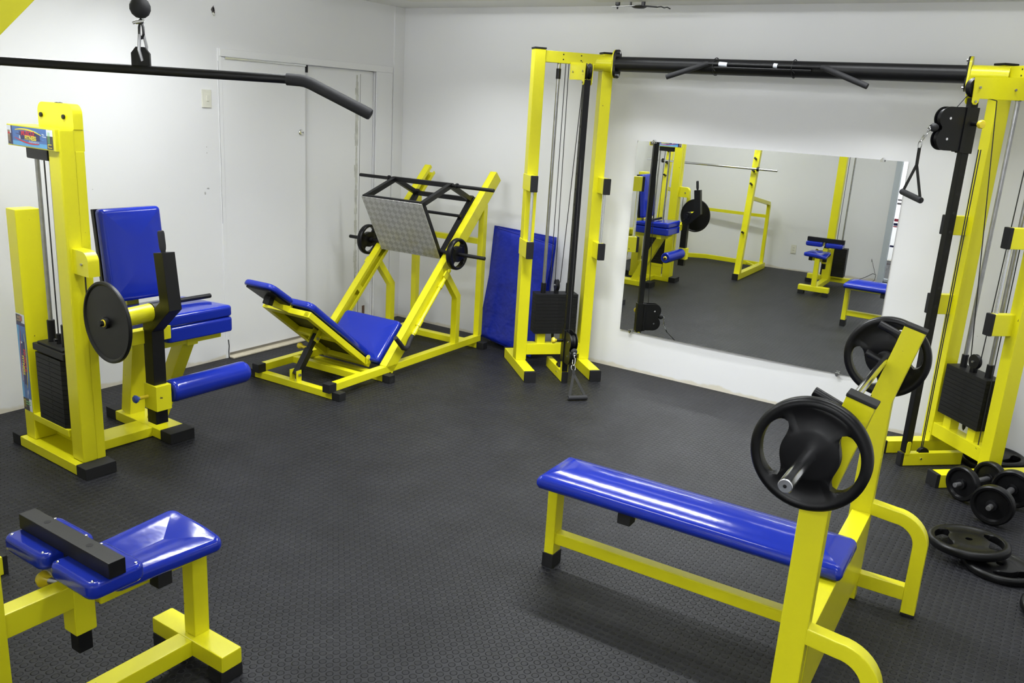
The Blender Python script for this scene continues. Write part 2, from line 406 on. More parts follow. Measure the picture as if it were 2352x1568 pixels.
def doors():
    d1 = P('door_1', DOORM, None, lambda b: b.box(-.045, .002, DY0+.006, -1.118, .035, DZ-.004, r=.003)); struct(d1)
    def lock(b):
        b.lathe((.002, -1.165, 1.635), (1, 0, 0), [(.001, 0), (.024, 0), (.024, .004), (.020, .009), (.010, .011), (.001, .011)], 24)
        b.mi = 1; b.box(.012, .0145, -1.169, -1.161, 1.633, 1.637, r=.0005); b.box(.012, .0145, -1.154, -1.151, 1.628, 1.64, r=.0005)
    P('lock', [CHR, DRK], d1, lock)
    d2 = P('door_2', DOORM, None, lambda b: b.box(-.085, -.03, -1.105, DY1-.004, .02, DZ-.004, r=.003)); struct(d2)
    def seam(b):
        y = -.527
        for k in range(40):
            z0 = .05+k*(2.04/40); w = .008+random.random()*.013; o = random.uniform(-.004, .004)
            b.box(-.031, -.0294, y+o-w, y+o+w, z0, z0+2.04/40, r=.0003)
    P('peeled_seam', PEEL, d2, seam)
    P('dark_seam', DRK, d2, lambda b: b.box(-.031, -.0292, -.489, -.486, .05, 2.1, r=.0003))
    def rust(b):
        for y, w, z in ((-.66, .02, .22), (-.42, .016, .16)):
            b.box(-.031, -.0288, y-w, y+w, .02, z, r=.0005)
    P('rotten_edge', simple('rotten_wood', (.16, .10, .07, 1), rough=.9, var=.7, nscale=45), d2, rust)
    # gap between leaves
    g = P('trim_1', DRK, None, lambda b: b.box(-.08, -.012, -1.118, -1.106, .02, DZ-.004, r=.001)); struct(g)
    t = P('trim_2', DOORM, None, lambda b: (b.box(-.02, .013, -1.9, -.14, DZ, DZ+.052, r=.003))); struct(t)
    P('aluminium_rail', ALU, t, lambda b: b.box(.0, .012, DY0+.03, -1.118, DZ-.014, DZ-.001, r=.001))
    P('rail_stop', DRK, t, lambda b: (b.box(-.028, -.02, -1.095, -1.07, DZ-.055, DZ-.002, r=.001)))
    t = P('trim_3', DOORM, None, lambda b: (b.box(-.02, .012, -.33, -.14, .012, DZ, r=.003), b.box(.004, .0145, -.338, -.330, .012, DZ, r=.001))); struct(t)
    t = P('trim_4', DOORM, None, lambda b: (b.box(-.02, .007, -1.912, DY0+.004, .0, DZ+.052, r=.002))); struct(t)
    P('crack', DRK, t, lambda b: (b.tube([(.0075, -1.89, .0), (.008, -1.892, .05), (.0075, -1.887, .09), (.0078, -1.893, .14)], .004, 6),
                                  b.tube([(.0075, -1.912, 1.0), (.0075, -1.9115, 2.1)], .0008, 5)))
    t = P('trim_5', SILL, None, lambda b: b.box(-.12, .055, DY0, DY1, 0, .011, r=.003)); struct(t)
doors()
def corner_trim():
    # thin boxed edge in the corner of the room
    t = P('trim_6', WALL, None, lambda b: b.box(-.01, .012, -.125, 0, 0, H, r=.003)); struct(t)
corner_trim()

def opening():
    w = MB(); w.box(3.31, 3.385, -5.98, -5.855, 0, H, r=.004); w.box(5.75, 5.82, -6.12, -6.0, 0, H, r=.004)
    fr = struct(w.build('window_1', FRAME, None))
    # fixed glazed leaf next to the jamb with stickers
    P('sash', FRAME, fr, lambda b: (b.box(3.385, 3.388, -5.94, -5.93, 0, H), b.box(4.28, 4.32, -5.99, -5.95, 0, H), b.box(3.385, 4.3, -5.985, -5.945, 0, .04), b.box(3.385, 4.3, -5.985, -5.945, 2.2, 2.25)))
    gm, nt, bs = new_mat('clear_glass')
    bs.inputs['Transmission Weight'].default_value = 1; bs.inputs['Roughness'].default_value = 0; bs.inputs['IOR'].default_value = 1.08
    nz = N(nt, 'ShaderNodeTexNoise'); mr = N(nt, 'ShaderNodeMapRange'); mr.inputs['To Max'].default_value = .01
    nt.links.new(nz.outputs['Fac'], mr.inputs['Value']); nt.links.new(mr.outputs['Result'], bs.inputs['Roughness'])
    P('pane', gm, fr, lambda b: b.box(3.388, 4.28, -5.968, -5.962, .04, 2.2, r=.0005))
    def stripes(b):
        for z0, z1, m in ((1.08, 1.10, 0), (1.03, 1.055, 0), (.81, .845, 1), (.755, .79, 2), (.735, .75, 1), (.47, .495, 2), (.235, .255, 0)):
            b.mi = m; b.box(3.39, 4.2, -5.961, -5.959, z0, z1, r=.0003)
    P('sticker', [GRYM, REDM, S_NAVY], fr, stripes)
opening()

# small fixed things on the left wall
def switch():
    t = thing('light_switch', 'small off-white light switch plate on the left wall beside the white door', 'light switch', Matrix.Translation((0, -2.012, 1.79)))
    P('switch_plate', WHT, t, lambda b: (b.box(0, .009, -.037, .037, 0, .118, r=.003), b.box(.008, .0105, -.018, .022, .02, .1, r=.002)))
    P('rocker', WHT, t, lambda b: b.box(.009, .0155, -.006, .013, .042, .078, r=.002))
switch()
def hole():
    mb = MB(); pts = []
    for k in range(14):
        a = 2*pi*k/14; r = random.uniform(.014, .024)
        pts.append((r*.7*cos(a), r*1.35*sin(a)))
    mb.prism(pts, (.0015, -1.935, 2.418), (0, 1, 0), (0, 0, 1), .003)
    mb.mi = 1; mb.prism([(a*.5+.004, b*.5+.006) for a, b in pts], (.004, -1.935, 2.418), (0, 1, 0), (0, 0, 1), .003)
    mb.mi = 2; mb.tube([(.004, -1.94, 2.40), (.012, -1.936, 2.392), (.006, -1.932, 2.385)], .006, 6)
    tag(mb.build('cable_hole', [HOLE, DRK, WHT], None), 'small ragged dark hole with bare stub high on the left wall above the switch', 'wall hole')
hole()
def scuffs():
    mb = MB()
    for (y, z, w, h) in ((-2.02, 1.25, .012, .006), (-2.045, 1.215, .007, .012), (-2.02, 1.53, .004, .004), (-2.02, 1.49, .004, .003)):
        pts = [(w*cos(2*pi*k/9)*random.uniform(.6, 1.2), h*sin(2*pi*k/9)*random.uniform(.6, 1.2)) for k in range(9)]
        mb.prism(pts, (.0006, y, z), (0, 1, 0), (0, 0, 1), .0012)
    struct(mb.build('trim_7', simple('grey_scuff', (.42, .41, .40, 1), rough=.8, var=.3, nscale=60), None))
scuffs()
def bracket():
    t = thing('light_bracket', 'thin dark metal lamp bracket hanging just below the ceiling at the top edge', 'lamp bracket', Matrix.Translation((2.40, -.47, 2.597)))
    P('hub', BLK, t, lambda b: b.lathe((0, 0, -.006), (0, 0, 1), [(.001, -.008), (.035, -.006), (.05, .002), (.02, .012), (.001, .013)], 24))
    P('arm', ROD, t, lambda b: (b.beam((0, 0, .004), (-.185, -.02, -.004), .022, .005, (0, 0, 1), r=.002)))
    P('arm', IRON, t, lambda b: (b.beam((0, 0, .004), (.115, .03, -.002), .03, .008, (0, 0, 1), r=.002), b.tube([(.115, .03, -.002), (.14, .036, .001), (.16, .04, -.006), (.18, .044, -.002), (.2, .05, -.012)], .004, 6)))
    P('socket', BLK, t, lambda b: b.lathe((-.148, -.016, .0), (0, 0, 1), [(.001, -.018), (.005, -.018), (.006, 0), (.016, .006), (.016, .03), (.001, .034)], 16))
    P('stem', BLK, t, lambda b: b.cyl((-.06, 0, 0), (-.06, 0, .063), .007))
    P('stem', BLK, t, lambda b: b.cyl((.03, 0, .0), (.03, 0, .063), .013))
bracket()

# ------------------------------------------------------------------ mirror (slightly bowed outwards)
def mirror():
    x0, x1, z0, z1 = 2.268, 4.108, .316, 1.735; nx, nz = 56, 40
    yf = lambda x, z: -.024+(x-2.877)**2*.019457/2+(z-1.322)**2*.0065/2
    t = thing('wall_mirror', 'large frameless rectangular mirror fixed low on the white back wall', 'mirror', Matrix.Translation((3.19, 0, z0)))
    T = Matrix.Translation((-3.19, 0, -z0))
    mb = MB(T); mb.weighted = False; mb.angle = 30
    vs = []; fs = []
    for j in range(nz+1):
        for i in range(nx+1):
            x = x0+(x1-x0)*i/nx; z = z0+(z1-z0)*j/nz; vs.append((x, yf(x, z), z))
    for j in range(nz):
        for i in range(nx):
            a = j*(nx+1)+i; fs.append([a, a+1, a+nx+2, a+nx+1])
    mb.add(vs, fs)
    # sides and back in clear edge material
    mb.mi = 1
    rim = [(i, 0) for i in range(nx+1)]+[(nx, j) for j in range(1, nz+1)]+[(i, nz) for i in range(nx-1, -1, -1)]+[(0, j) for j in range(nz-1, 0, -1)]
    fr = [V(vs[j*(nx+1)+i]) for i, j in rim]; bk = [V((p.x, -.001, p.z)) for p in fr]
    n = len(fr); mb.add(fr+bk, [[k, (k+1) % n, n+(k+1) % n, n+k] for k in range(n)]+[[n+k for k in range(n)]])
    edge = simple('mirror_edge', (.42, .40, .42, 1), rough=.3)
    mb.build('mirror_glass', [MIRR, edge], t)
    for x, z, s in ((2.36, z0, -1), (3.96, z1, 1), (2.40, z1, 1), (3.9, z0, -1)):
        P('clip', CHR, t, lambda b: (b.cyl((x, 0, z+s*.006), (x, -.035, z+s*.006), .009, ch=.002), b.box(x-.012, x+.012, -.036, -.031, z-.012 if s > 0 else z-.004, z+.004 if s > 0 else z+.012, r=.001)), T)
mirror()

# ------------------------------------------------------------------ weight plates
def plate_mesh(mb, c, ax, up, R, T, bore=.016):
    """rubber plate with two kidney hand slots, raised rim and hub, sunk label fields"""
    c = V(c); ax = V(ax).normalized(); up = V(up); up = (up-ax*up.dot(ax)).normalized(); sd = up.cross(ax)
    n = 120; rm = .66*R; hw = .165*R; th = radians(47)
    def slot(a):
        d = min(abs((a+pi) % (2*pi)-pi), abs((a) % (2*pi)-pi))
        return hw*(1-(d/th)**4)**.5 if d < th else 0
    def height(r, a):
        q = r/R
        pts = [(0, .40), (.14, .42), (.16, .42), (.44, .42), (.47, .36), (.52, .34), (.78, .34), (.83, .42), (.88, .5), (.94, .49), (.98, .38), (1.0, .22)]
        h = pts[-1][1]
        for (p0, h0), (p1, h1) in zip(pts, pts[1:]):
            if p0 <= q <= p1: h = h0+(h1-h0)*(q-p0)/(p1-p0); break
        d = min(abs((a-pi/2+pi) % (2*pi)-pi), abs((a+pi/2+pi) % (2*pi)-pi))
        if d < radians(34) and .50 < q < .80: h -= .05
        if .44 < q < .82 and d > radians(40):
            s = max(0, 1-abs(r-rm)/(hw*1.5)); h += .04*s
        return h*T
    fr_ = [bore, .16*R, .2*R, .40*R, .46*R, .505*R]
    rings = []
    for j in range(n):
        a = 2*pi*j/n; w = slot(a); ra, rb = rm-w, rm+w
        stops = fr_[:5]+[min(.51*R, ra-.004*R) if w else .51*R, ra, rb, max(.795*R, rb+.004*R), .838*R, .865*R, .89*R, .93*R, .965*R, .99*R, R]
        rings.append((a, w, stops))
    m = len(rings[0][2]); vs = []; fs = []
    for side in (1, -1):
        for a, w, st in rings:
            for k, r in enumerate(st):
                h = height(r, a)
                if w and k in (6, 7): h *= .86
                vs.append(c+(sd*cos(a)+up*sin(a))*r+ax*h*side)
    off = n*m
    for j in range(n):
        j2 = (j+1) % n
        for k in range(m-1):
            if k == 6:
                if rings[j][1] == 0 and rings[j2][1] == 0: continue
                for kk in (6, 7): fs.append([j*m+kk, j2*m+kk, off+j2*m+kk, off+j*m+kk])
                continue
            fs.append([j*m+k, j2*m+k, j2*m+k+1, j*m+k+1]); fs.append([off+j*m+k, off+j*m+k+1, off+j2*m+k+1, off+j2*m+k])
        fs.append([j*m, off+j*m, off+j2*m, j2*m]); fs.append([j*m+m-1, j2*m+m-1, off+j2*m+m-1, off+j*m+m-1])
    mb.add(vs, fs)
def weight_plate(label, c, ax, up, R, T, bore=.016, group=None, mat=None):
    M = Matrix.Translation(c); mb = MB(); mb.weighted = False; mb.angle = 55
    plate_mesh(mb, (0, 0, 0), ax, up, R, T, bore)
    o = mb.build('weight_plate', mat or PLATE, None); o.matrix_world = M
    return tag(o, label, 'weight plate', group)

# ------------------------------------------------------------------ text helper and the maker's sticker
def text_polys(body, size, bold=0.0):
    cu = bpy.data.curves.new('t', 'FONT'); cu.body = body; cu.size = size; cu.align_x = 'CENTER'; cu.offset = bold; cu.resolution_u = 3
    ob = bpy.data.objects.new('t', cu); C.objects.link(ob)
    bpy.context.view_layer.update()
    me = bpy.data.meshes.new_from_object(ob.evaluated_get(bpy.context.evaluated_depsgraph_get()))
    vs = [tuple(v.co) for v in me.vertices]; fs = [list(p.vertices) for p in me.polygons]
    bpy.data.objects.remove(ob); bpy.data.curves.remove(cu); bpy.data.meshes.remove(me)
    return vs, fs
STK = [S_BLUE, S_NAVY, S_DARK, S_RED, S_YEL, S_WHT, S_TAN, S_GRN, S_SKY]
def sticker(name, parent, M, W, Hh):
    """printed strip: local x right, y up, z out; origin at centre"""
    mb = MB(M); mb.weighted = False
    def quad(x0, y0, x1, y1, m, z=.0004, sk=0):
        mb.mi = m; mb.add([(x0, y0, z), (x1, y0, z), (x1+sk, y1, z), (x0+sk, y1, z)], [[0, 1, 2, 3]])
    def arc(xa, xb, ya, yb, bow, th, m, z):
        mb.mi = m; n = 16; vs = []
        for i in range(n+1):
            t = i/n; x = xa+(xb-xa)*t; y = ya+(yb-ya)*t+bow*(1-(2*t-1)**2); k = th*(.4+.6*sin(pi*t))
            vs += [(x, y-k/2, z), (x, y+k/2, z)]
        mb.add(vs, [[2*i, 2*i+2, 2*i+3, 2*i+1] for i in range(n)])
    def text(b, s, x, y, m, z, sx=1, bold=0):
        vs, fs = text_polys(b, s, bold); mb.mi = m; mb.add([(x+p[0]*sx, y+p[1], z) for p in vs], fs)
    w, h = W/2, Hh/2
    quad(-w, -h, w, h, 5, .0002); quad(-w*.8, -h, w*.74, h, 0); quad(-w*.8, -h, w*.74, -h*.55, 8, .0006)
    quad(-w*.98, -h*.98, -w*.8, h*.2, 2, .0006); quad(-w*.82, -h, -w*.76, h, 1, .0007); quad(w*.74, -h, w, h*.35, 2, .0006)
    random.seed(3)
    for k in range(16):
        x = random.uniform(-w*.72, w*.6); y = random.uniform(-h*.3, h*.7)
        quad(x, y, x+W*random.uniform(.03, .09), y+Hh*random.uniform(.02, .06), random.choice((5, 5, 1, 8)), .0007+k*2e-5, -W*.03)
    quad(-w*.45, -h*.30, w*.45, h*.5, 1, .0011)
    quad(-w*.97, -h*.1, -w*.86, h*.5, 6, .0012); quad(-w*.95, -h*.7, -w*.90, -h*.1, 6, .0012); quad(-w*.88, -h*.8, -w*.85, -h*.1, 6, .0012); quad(-w*.96, h*.1, -w*.86, h*.28, 3, .0013)
    for x in (.80, .85): quad(w*x, -h*.4, w*(x+.02), h*.75, 7, .0012)
    quad(w*.78, -h*.55, w*.94, -h*.47, 4, .0013); quad(w*.78, -h*.85, w*.80, -h*.5, 4, .0013); quad(w*.78, -h*.87, w*.95, -h*.8, 4, .0013)
    arc(-w*.62, w*.52, h*.62, h*.30, h*.28, Hh*.085, 4, .0014)
    arc(-w*.66, w*.42, -h*.18, -h*.62, -h*.22, Hh*.075, 3, .0014)
    text('MUSCLE', Hh*.34, -w*.06, h*.12, 3, .0016, 1.15, .0012)
    text('&', Hh*.26, -w*.42, -h*.28, 5, .0018, 1.0, .0006)
    text('FITNESS', Hh*.30, w*.05, -h*.30, 4, .0018, 1.15, .001)
    text('EQUIPAMENTOS', Hh*.13, w*.2, -h*.56, 5, .0017, 1.1)
    mb.build(name, STK, parent, smooth=False)
    random.seed(11)

# ------------------------------------------------------------------ leg extension machine
def end_cap(parent, x0, x1, y0, y1, z0, z1, g=.002, M=None, mat=None):
    return pbox('end_cap', mat or RUB, parent, x0-g, x1+g, y0-g, y1+g, z0, z1+g, M=M, r=.003)

def leg_extension():
    t = thing('leg_extension_machine', 'yellow seated leg extension machine with blue backrest, ankle roller and weight stack, at left', 'exercise machine', frame(1.197, -3.712, -2.0))
    b = pbox('base_bar', YEL, t, -.69, -.05, 0.0, .158, .002, .056)
    end_cap(b, -.735, -.655, 0, .158, 0, .058); end_cap(b, -.085, 0, 0, .158, 0, .058)
    b = pbox('rear_foot', YEL, t, -.70, -.19, .543, .69, .002, .058)
    end_cap(b, -.755, -.66, .543, .69, 0, .06); end_cap(b, -.205, -.11, .543, .69, 0, .06)
    pbox('spine_bar', YEL, t, -.44, -.285, .158, .545, .003, .056)
    pbox('column', YEL, t, -.190, -.078, .035, .11, .056, 1.70, r=.012)
    pbox('column', YEL, t, -.186, -.083, .108, .155, .056, 1.60, r=.006)
    pbox('stub_column', YEL, t, -.645, -.548, .03, .155, .056, 1.28, r=.006)
    # pulley housing with rounded top
    def housing(m):
        pts = []; x0, x1, z0, z1, r = -.40, -.082, 1.697, 1.81, .045
        for cx, cz, a0 in ((x1-r, z1-r, 0), (x0+r, z1-r, 90)):
            for k in range(7):
                a = radians(a0+15*k); pts.append((cx+r*cos(a), cz+r*sin(a)))
        pts += [(x0, z0), (x1, z0)]
        m.prism(pts, (0, .132, 0), (1, 0, 0), (0, 0, 1), .046)
    hs = P('pulley_housing', YEL, t, housing)
    for x in (-.362, -.158): P('bolt', BLK, hs, lambda m: m.cyl((x, .11, 1.75), (x, .099, 1.75), .011, seg=12, ch=.003))
    P('pulley', BLK, hs, lambda m: m.lathe((-.24, .118, 1.722), (0, 1, 0), [(.001, 0), (.09, 0), (.092, .004), (.085, .012), (.092, .02), (.09, .026), (.001, .026)], 32))
    sb = pbox('sign_board', YEL, t, -.535, -.085, .022, .158, 1.597, 1.697, r=.003)
    sticker('sticker', sb, basis((-.318, .0215, 1.647), (1, 0, 0), (0, 0, 1), (0, -1, 0)), .425, .088)
    sticker('sticker', sb, basis((-.31, .1585, 1.647), (-1, 0, 0), (0, 0, 1), (0, 1, 0)), .425, .088)
    st = t.children[4]
    sticker('sticker', [o for o in t.children if o.name.startswith('stub_column')][0], basis((-.596, .0295, .475), (0, 0, -1), (1, 0, 0), (0, -1, 0)), .53, .088)
    pbox('rod_block', BLK, t, -.405, -.205, .04, .135, 1.545, 1.6, r=.006)
    for x in (-.44+.035, -.27): P('guide_rod', ROD, t, lambda m: m.cyl((x, .09, .2), (x, .09, 1.55), .011, seg=16))
    P('cable', CAB, t, lambda m: m.cyl((-.338, .09, .62), (-.338, .09, 1.6), .0035, seg=8))
    rail = pbox('lower_rail', YEL, t, -.55, -.198, .03, .15, .168, .206)
    pbox('back_panel', YEL, t, -.55, -.2, .146, .15, .056, .168, r=.001)
    # selector stack: carrier plate and plates, peg holes down the middle
    top = P('carrier_plate', IRON, t, lambda m: (m.box(-.492, -.188, .028, .152, .572, .610, r=.006), m.box(-.462, -.212, .04, .14, .61, .622, r=.004)))
    for x in (-.405, -.27): P('rod_sleeve', BLK, top, lambda m: m.cyl((x, .09, .62), (x, .09, .735), .019, seg=20, ch=.003))
    P('cable_anchor', BLK, top, lambda m: (m.cyl((-.338, .09, .62), (-.338, .09, .675), .012, seg=12, ch=.003), m.cyl((-.338, .09, .645), (-.338, .066, .645), .009, seg=10)))
    n = 14; z0, z1 = .207, .565; dz = (z1-z0)/n
    pl = None
    def wp(m):
        c = .03; poly = [(-.478, .15), (-.478, .032+.004), (-.474, .032), (-.2-c, .032), (-.2, .032+c), (-.2, .15)]
        m.loft([[V((x, y, 0)) for x, y in poly], [V((x, y, dz-.0022)) for x, y in poly]])
        m.mi = 1; m.lathe((-.34, .032, dz*.5), (0, -1, 0), [(.001, -.003), (.0055, -.003), (.0055, .0008), (.001, .0008)], 10)
    first = P('stack_plate', [IRON, DRK], t, wp); first.location = (0, 0, z0)
    for k in range(1, n):
        o = first.copy(); C.objects.link(o); o.parent = t; o.location = (0, 0, z0+k*dz)
    # seat and backrest structure
    P('seat_post', YEL, t, lambda m: m.beam((-.592, .615, .058), (-.50, .615, .655), .09, .095, (0, 1, 0)))
    P('front_strut', YEL, t, lambda m: m.beam((-.36, .615, .058), (-.03, .615, .640), .08, .075, (0, 1, 0)))
    P('seat_frame', YEL, t, lambda m: (m.box(-.56, .02, .585, .65, .59, .648), m.box(-.045, .015, .44, .80, .60, .647), m.box(-.52, -.46, .44, .80, .60, .647)))
    P('pivot_bracket', YEL, t, lambda m: (m.box(-.09, .11, .155, .215, .655, .745), m.box(.045, .10, .155, .44, .675, .745)))
    def spad(m):
        M = basis((-.13, .62, .648), (1, 0, 0), (0, 1, 0), (0, 0, 1)); m.cushion(M, .46, .40, .082, rc=.025, re=.016, crown=.004)
        def wedge(p, L, W): return [p[0], p[1], p[2]*(.55+.45*(p[0]/L+.5))]
        M = basis((-.13, .62, .732), (1, 0, 0), (0, 1, 0), (0, 0, 1)); m.cushion(M, .455, .40, .062, rc=.025, re=.018, crown=.004, shape=wedge)
    P('seat_pad', BLUE, t, spad, angle=60)
    rec = radians(7)
    bx = V((-.335, .52, .795)); up = V((-sin(rec), 0, cos(rec))); nn = V((cos(rec), 0, sin(rec)))
    P('backrest_pad', BLUE, t, lambda m: m.cushion(basis(bx+up*.245, (0, 1, 0), tuple(up), tuple(nn)), .345, .49, .062, rc=.022, re=.024, crown=.010), angle=60)
    P('backrest_board', BLK, t, lambda m: m.obox(bx+up*.245-nn*.016, V((0, 1, 0)), up, nn, .345, .49, .03, r=.003))
    P('backrest_post', YEL, t, lambda m: m.beam(bx+up*(-.16)-nn*.07, bx+up*.40-nn*.065, .07, .07, (0, 1, 0)))
    P('hand_bar', BLK, t, lambda m: (m.cyl((-.128, .50, .803), (-.128, .84, .803), .013, seg=16, ch=.003)))
    # lever with disc
    P('pivot_tube', YEL, t, lambda m: m.cyl((.152, .10, .835), (.152, .30, .845), .0445, seg=32, ch=.003))
    d = P('cam_disc', BLK, t, lambda m: m.lathe((.152, .066, .83), (0, 1, 0), [(.001, .008), (.175, .008), (.184, .001), (.192, .001), (.195, .005), (.195, .017), (.191, .021), (.182, .021), (.176, .016), (.001, .016)], 64), angle=30)
    P('hub_nut', BLK, d, lambda m: (m.cyl((.152, .074, .83), (.152, .058, .83), .028, seg=24, ch=.002), m.cyl((.152, .06, .83), (.152, .035, .83), .014, seg=8, ch=.003)))
    P('hub_ring', KNY, d, lambda m: m.cyl((.152, .060, .83), (.152, .054, .83), .018, seg=20, ch=.001))
    P('pivot_collar', BLK, t, lambda m: (m.cyl((.152, .30, .845), (.152, .37, .845), .0465, seg=32, ch=.002), m.cyl((.152, .37, .845), (.152, .40, .845), .022, seg=16)))
    lv = P('lever', BLK, t, lambda m: (m.sweep([(.128, .325, .262), (.128, .325, .765), (.275, .331, .895), (.240, .331, 1.15)], (0, 1, 0), .076, .068, r=.003)))
    P('lever_hole', DRK, lv, lambda m: [m.cyl((.089, .325, z), (.0885, .325, z), .008, seg=12) for z in (.50, .55, .60, .65)])
    P('lever_grip', FOAM, lv, lambda m: m.tube([(.236, .331, 1.14), (.234, .331, 1.155), (.232, .331, 1.165), (.230, .331, 1.18), (.222, .331, 1.24), (.2205, .331, 1.25), (.22, .331, 1.253)], [.011, .011, .0145, .016, .016, .014, .008], 18))
    sl = P('slide_sleeve', YEL, t, lambda m: m.box(.084, .190, .283, .368, .338, .470, r=.003))
    P('knob', KNB, sl, lambda m: m.lathe((.115, .205, .405), (0, 1, 0), [(.001, 0), (.015, .002), (.021, .010), (.018, .020), (.009, .026), (.009, .032), (.001, .032)], 20))
    P('knob_stem', KNY, sl, lambda m: m.cyl((.115, .232, .405), (.115, .285, .405), .009, seg=14))
    P('roller_axle', BLK, sl, lambda m: m.cyl((.135, .36, .408), (.125, .90, .408), .012, seg=14))
    def roller(m):
        o = V((.135, .385, .41)); ax = V((-.015, .49, 0))
        m.lathe(o, ax, [(.014, .012), (.034, .003), (.052, .004), (.058, .014), (.060, .03), (.0595, .25), (.060, .46), (.058, .476), (.050, .488), (.034, .484), (.014, .478)], 32)
    P('ankle_roller', BLUE, t, roller, angle=60)
    P('roller_cap', KNY, t, lambda m: m.lathe((.1205, .865, .41), (0, 1, 0), [(.001, 0), (.022, 0), (.022, .008), (.016, .014), (.001, .015)], 20))
    # cable guide on the right of the column
    def guide(m):
        pts = [(-.085, 1.03), (.052, 1.03), (.052, 1.10)]
        for k in range(7):
            a = radians(15*k); pts.append((.0+.052*cos(a), 1.10+.048*sin(a)))
        pts += [(-.085, 1.148)]
        m.prism(pts, (0, .085, 0), (1, 0, 0), (0, 0, 1), .055)
    g = P('cable_guide', YEL, t, guide)
    P('bolt', ROD, g, lambda m: (m.cyl((.0, .058, 1.085), (.0, .050, 1.085), .006, seg=10), m.cyl((.0, .112, 1.085), (.0, .12, 1.085), .008, seg=10)))
    P('cable', CAB, t, lambda m: m.tube([(-.03, .085, 1.04), (-.03, .085, .96), (-.027, .085, .90)], .0035, 8))
leg_extension()

# ------------------------------------------------------------------ leg press
LPM = frame(1.217, -2.02, 1.8)
def leg_press():
    t = thing('leg_press_machine', 'yellow angled leg press with chequer plate footplate and blue reclined seat, in the room corner', 'exercise machine', LPM)
    XL = -.71
    def foot(y0, y1):
        b = pbox('cross_foot', YEL, t, XL-.02, .01, y0, y1, .0015, .050)
        end_cap(b, XL-.075, XL-.015, y0, y1, 0, .052, g=.003); end_cap(b, .0, .062, y0, y1, 0, .052, g=.003)
    foot(-.020, .035); foot(.485, .54); foot(1.665, 1.72)
    for x0, x1 in ((-.055, 0), (XL, XL+.055)):
        b = pbox('side_rail', YEL, t, x0, x1, -.03, 1.72, .052, .104)
        end_cap(b, x0, x1, -.048, .012, .05, .106, g=.004)
    pbox('cross_bar', YEL, t, XL+.05, -.05, .275, .325, .052, .10)
    pbox('cross_bar', YEL, t, XL+.05, -.05, 1.505, 1.56, .052, .10)
    pbox('cross_bar', YEL, t, XL+.05, -.05, 1.675, 1.725, .85, .895)
    # guide rails at 45 degrees: right one closed tube, left one showing its channel
    d = V((0, 1, 1)).normalized(); n = V((0, 1, -1)).normalized()
    a = V((0, .52, .107)); L = 1.85
    def rail(x0, x1, inner):
        def fn(m):
            c0 = a+n*.049; c1 = c0+d*L
            if inner == 0: pass
            w = .006; xi = x0 if inner < 0 else x1; xo = x1 if inner < 0 else x0
            xm = (x0+x1)/2
            # web on the outer side, two flanges, lips
            m.obox((c0+c1)/2+V((xo-(w/2 if xo > xm else -w/2), 0, 0)), d, V((1, 0, 0)), n, L, w, .098, r=.002)
            for s in (1, -1): m.obox((c0+c1)/2+V((xm, 0, 0))+n*s*.046, d, V((1, 0, 0)), n, L, x1-x0, .006, r=.002)
            for s in (1, -1): m.obox((c0+c1)/2+V((xi+(w/2 if xi < xm else -w/2), 0, 0))+n*s*.035, d, V((1, 0, 0)), n, L, w, .028, r=.002)
            # bottom and top closing plates of the channel
            m.obox(c0+V((xm, 0, 0))+d*.60, d, V((1, 0, 0)), n, .05, x1-x0-.004, .09, r=.002)
        return P('guide_rail', YEL, t, fn)
    rr = rail(-.06, 0, -1); rl = rail(XL, XL+.06, 1)
    P('rail_grease', simple('dark_grease', (.03, .02, .01, 1), rough=.5, var=.6, nscale=30), rl,
      lambda m: m.obox(a+n*.049+V((XL+.012, 0, 0))+d*.90, d, V((1, 0, 0)), n, .50, .008, .05, r=.002))
    for x in (-.0275, XL+.0275):
        P('rear_post', YEL, t, lambda m: m.box(x-.025, x+.025, 1.68, 1.732, .10, 1.165))
        P('middle_support', YEL, t, lambda m: m.sweep([(x, 1.382, .10), (x, 1.382, .475), (x, 1.225, .665)], (1, 0, 0), .052, .052))
    # release tubes with foam handles on the outer faces
    for s, x in ((1, .016), (-1, XL-.016)):
        p0 = V((x, .78, .27)); p1 = p0+d*.62
        rt = P('release_tube', YEL, t, lambda m: (m.cyl(p0, p1, .014, seg=16), m.cyl(p0+d*.10, p0+d*.16, .019, seg=16, ch=.002), m.cyl(p1-d*.17, p1-d*.12, .019, seg=16, ch=.002), m.cyl(p0+d*.03, p0+d*.07, .018, seg=16, ch=.002)))
        P('catch', YEL, rt, lambda m: m.obox(p1-d*.06+V((s*.012, 0, 0))-n*.02, d, V((1, 0, 0)), n, .05, .012, .05, r=.002))
        P('handle_grip', FOAM, rt, lambda m: m.tube([p0+d*.02, p0-d*.02, p0+V((s*.008, -.05, -.055)), p0+V((s*.015, -.085, -.062)), p0+V((s*.02, -.12, -.050)), p0+V((s*.024, -.165, -.005)), p0+V((s*.026, -.215, .045))], [.015, .017, .0175, .0175, .0175, .0175, .016], 14))
    # sled -------------------------------------------------------------
    B0 = V((0, 1.215, .785)); B1 = V((0, .970, 1.208)); up = (B1-B0).normalized(); fwd = V((0, -up.z, up.y))
    xl, xr = -.64, -.072; xm = (xl+xr)/2; hh = (B1-B0).length
    fp = MB(); fp.obox(V((0, 0, hh/2)), V((1, 0, 0)), V((0, 1, 0)), V((0, 0, 1)), xr-xl, .006, hh, r=.001)
    o = fp.build('foot_plate', TREAD, t); o.matrix_local = basis(V((xm, 0, 0))+B0+fwd*.004, (1, 0, 0), tuple(-fwd), tuple(up))
    TB = V((0, 1.335, 1.322)); RB = V((0, 1.615, 1.200)); LB = V((0, 1.25, .812))
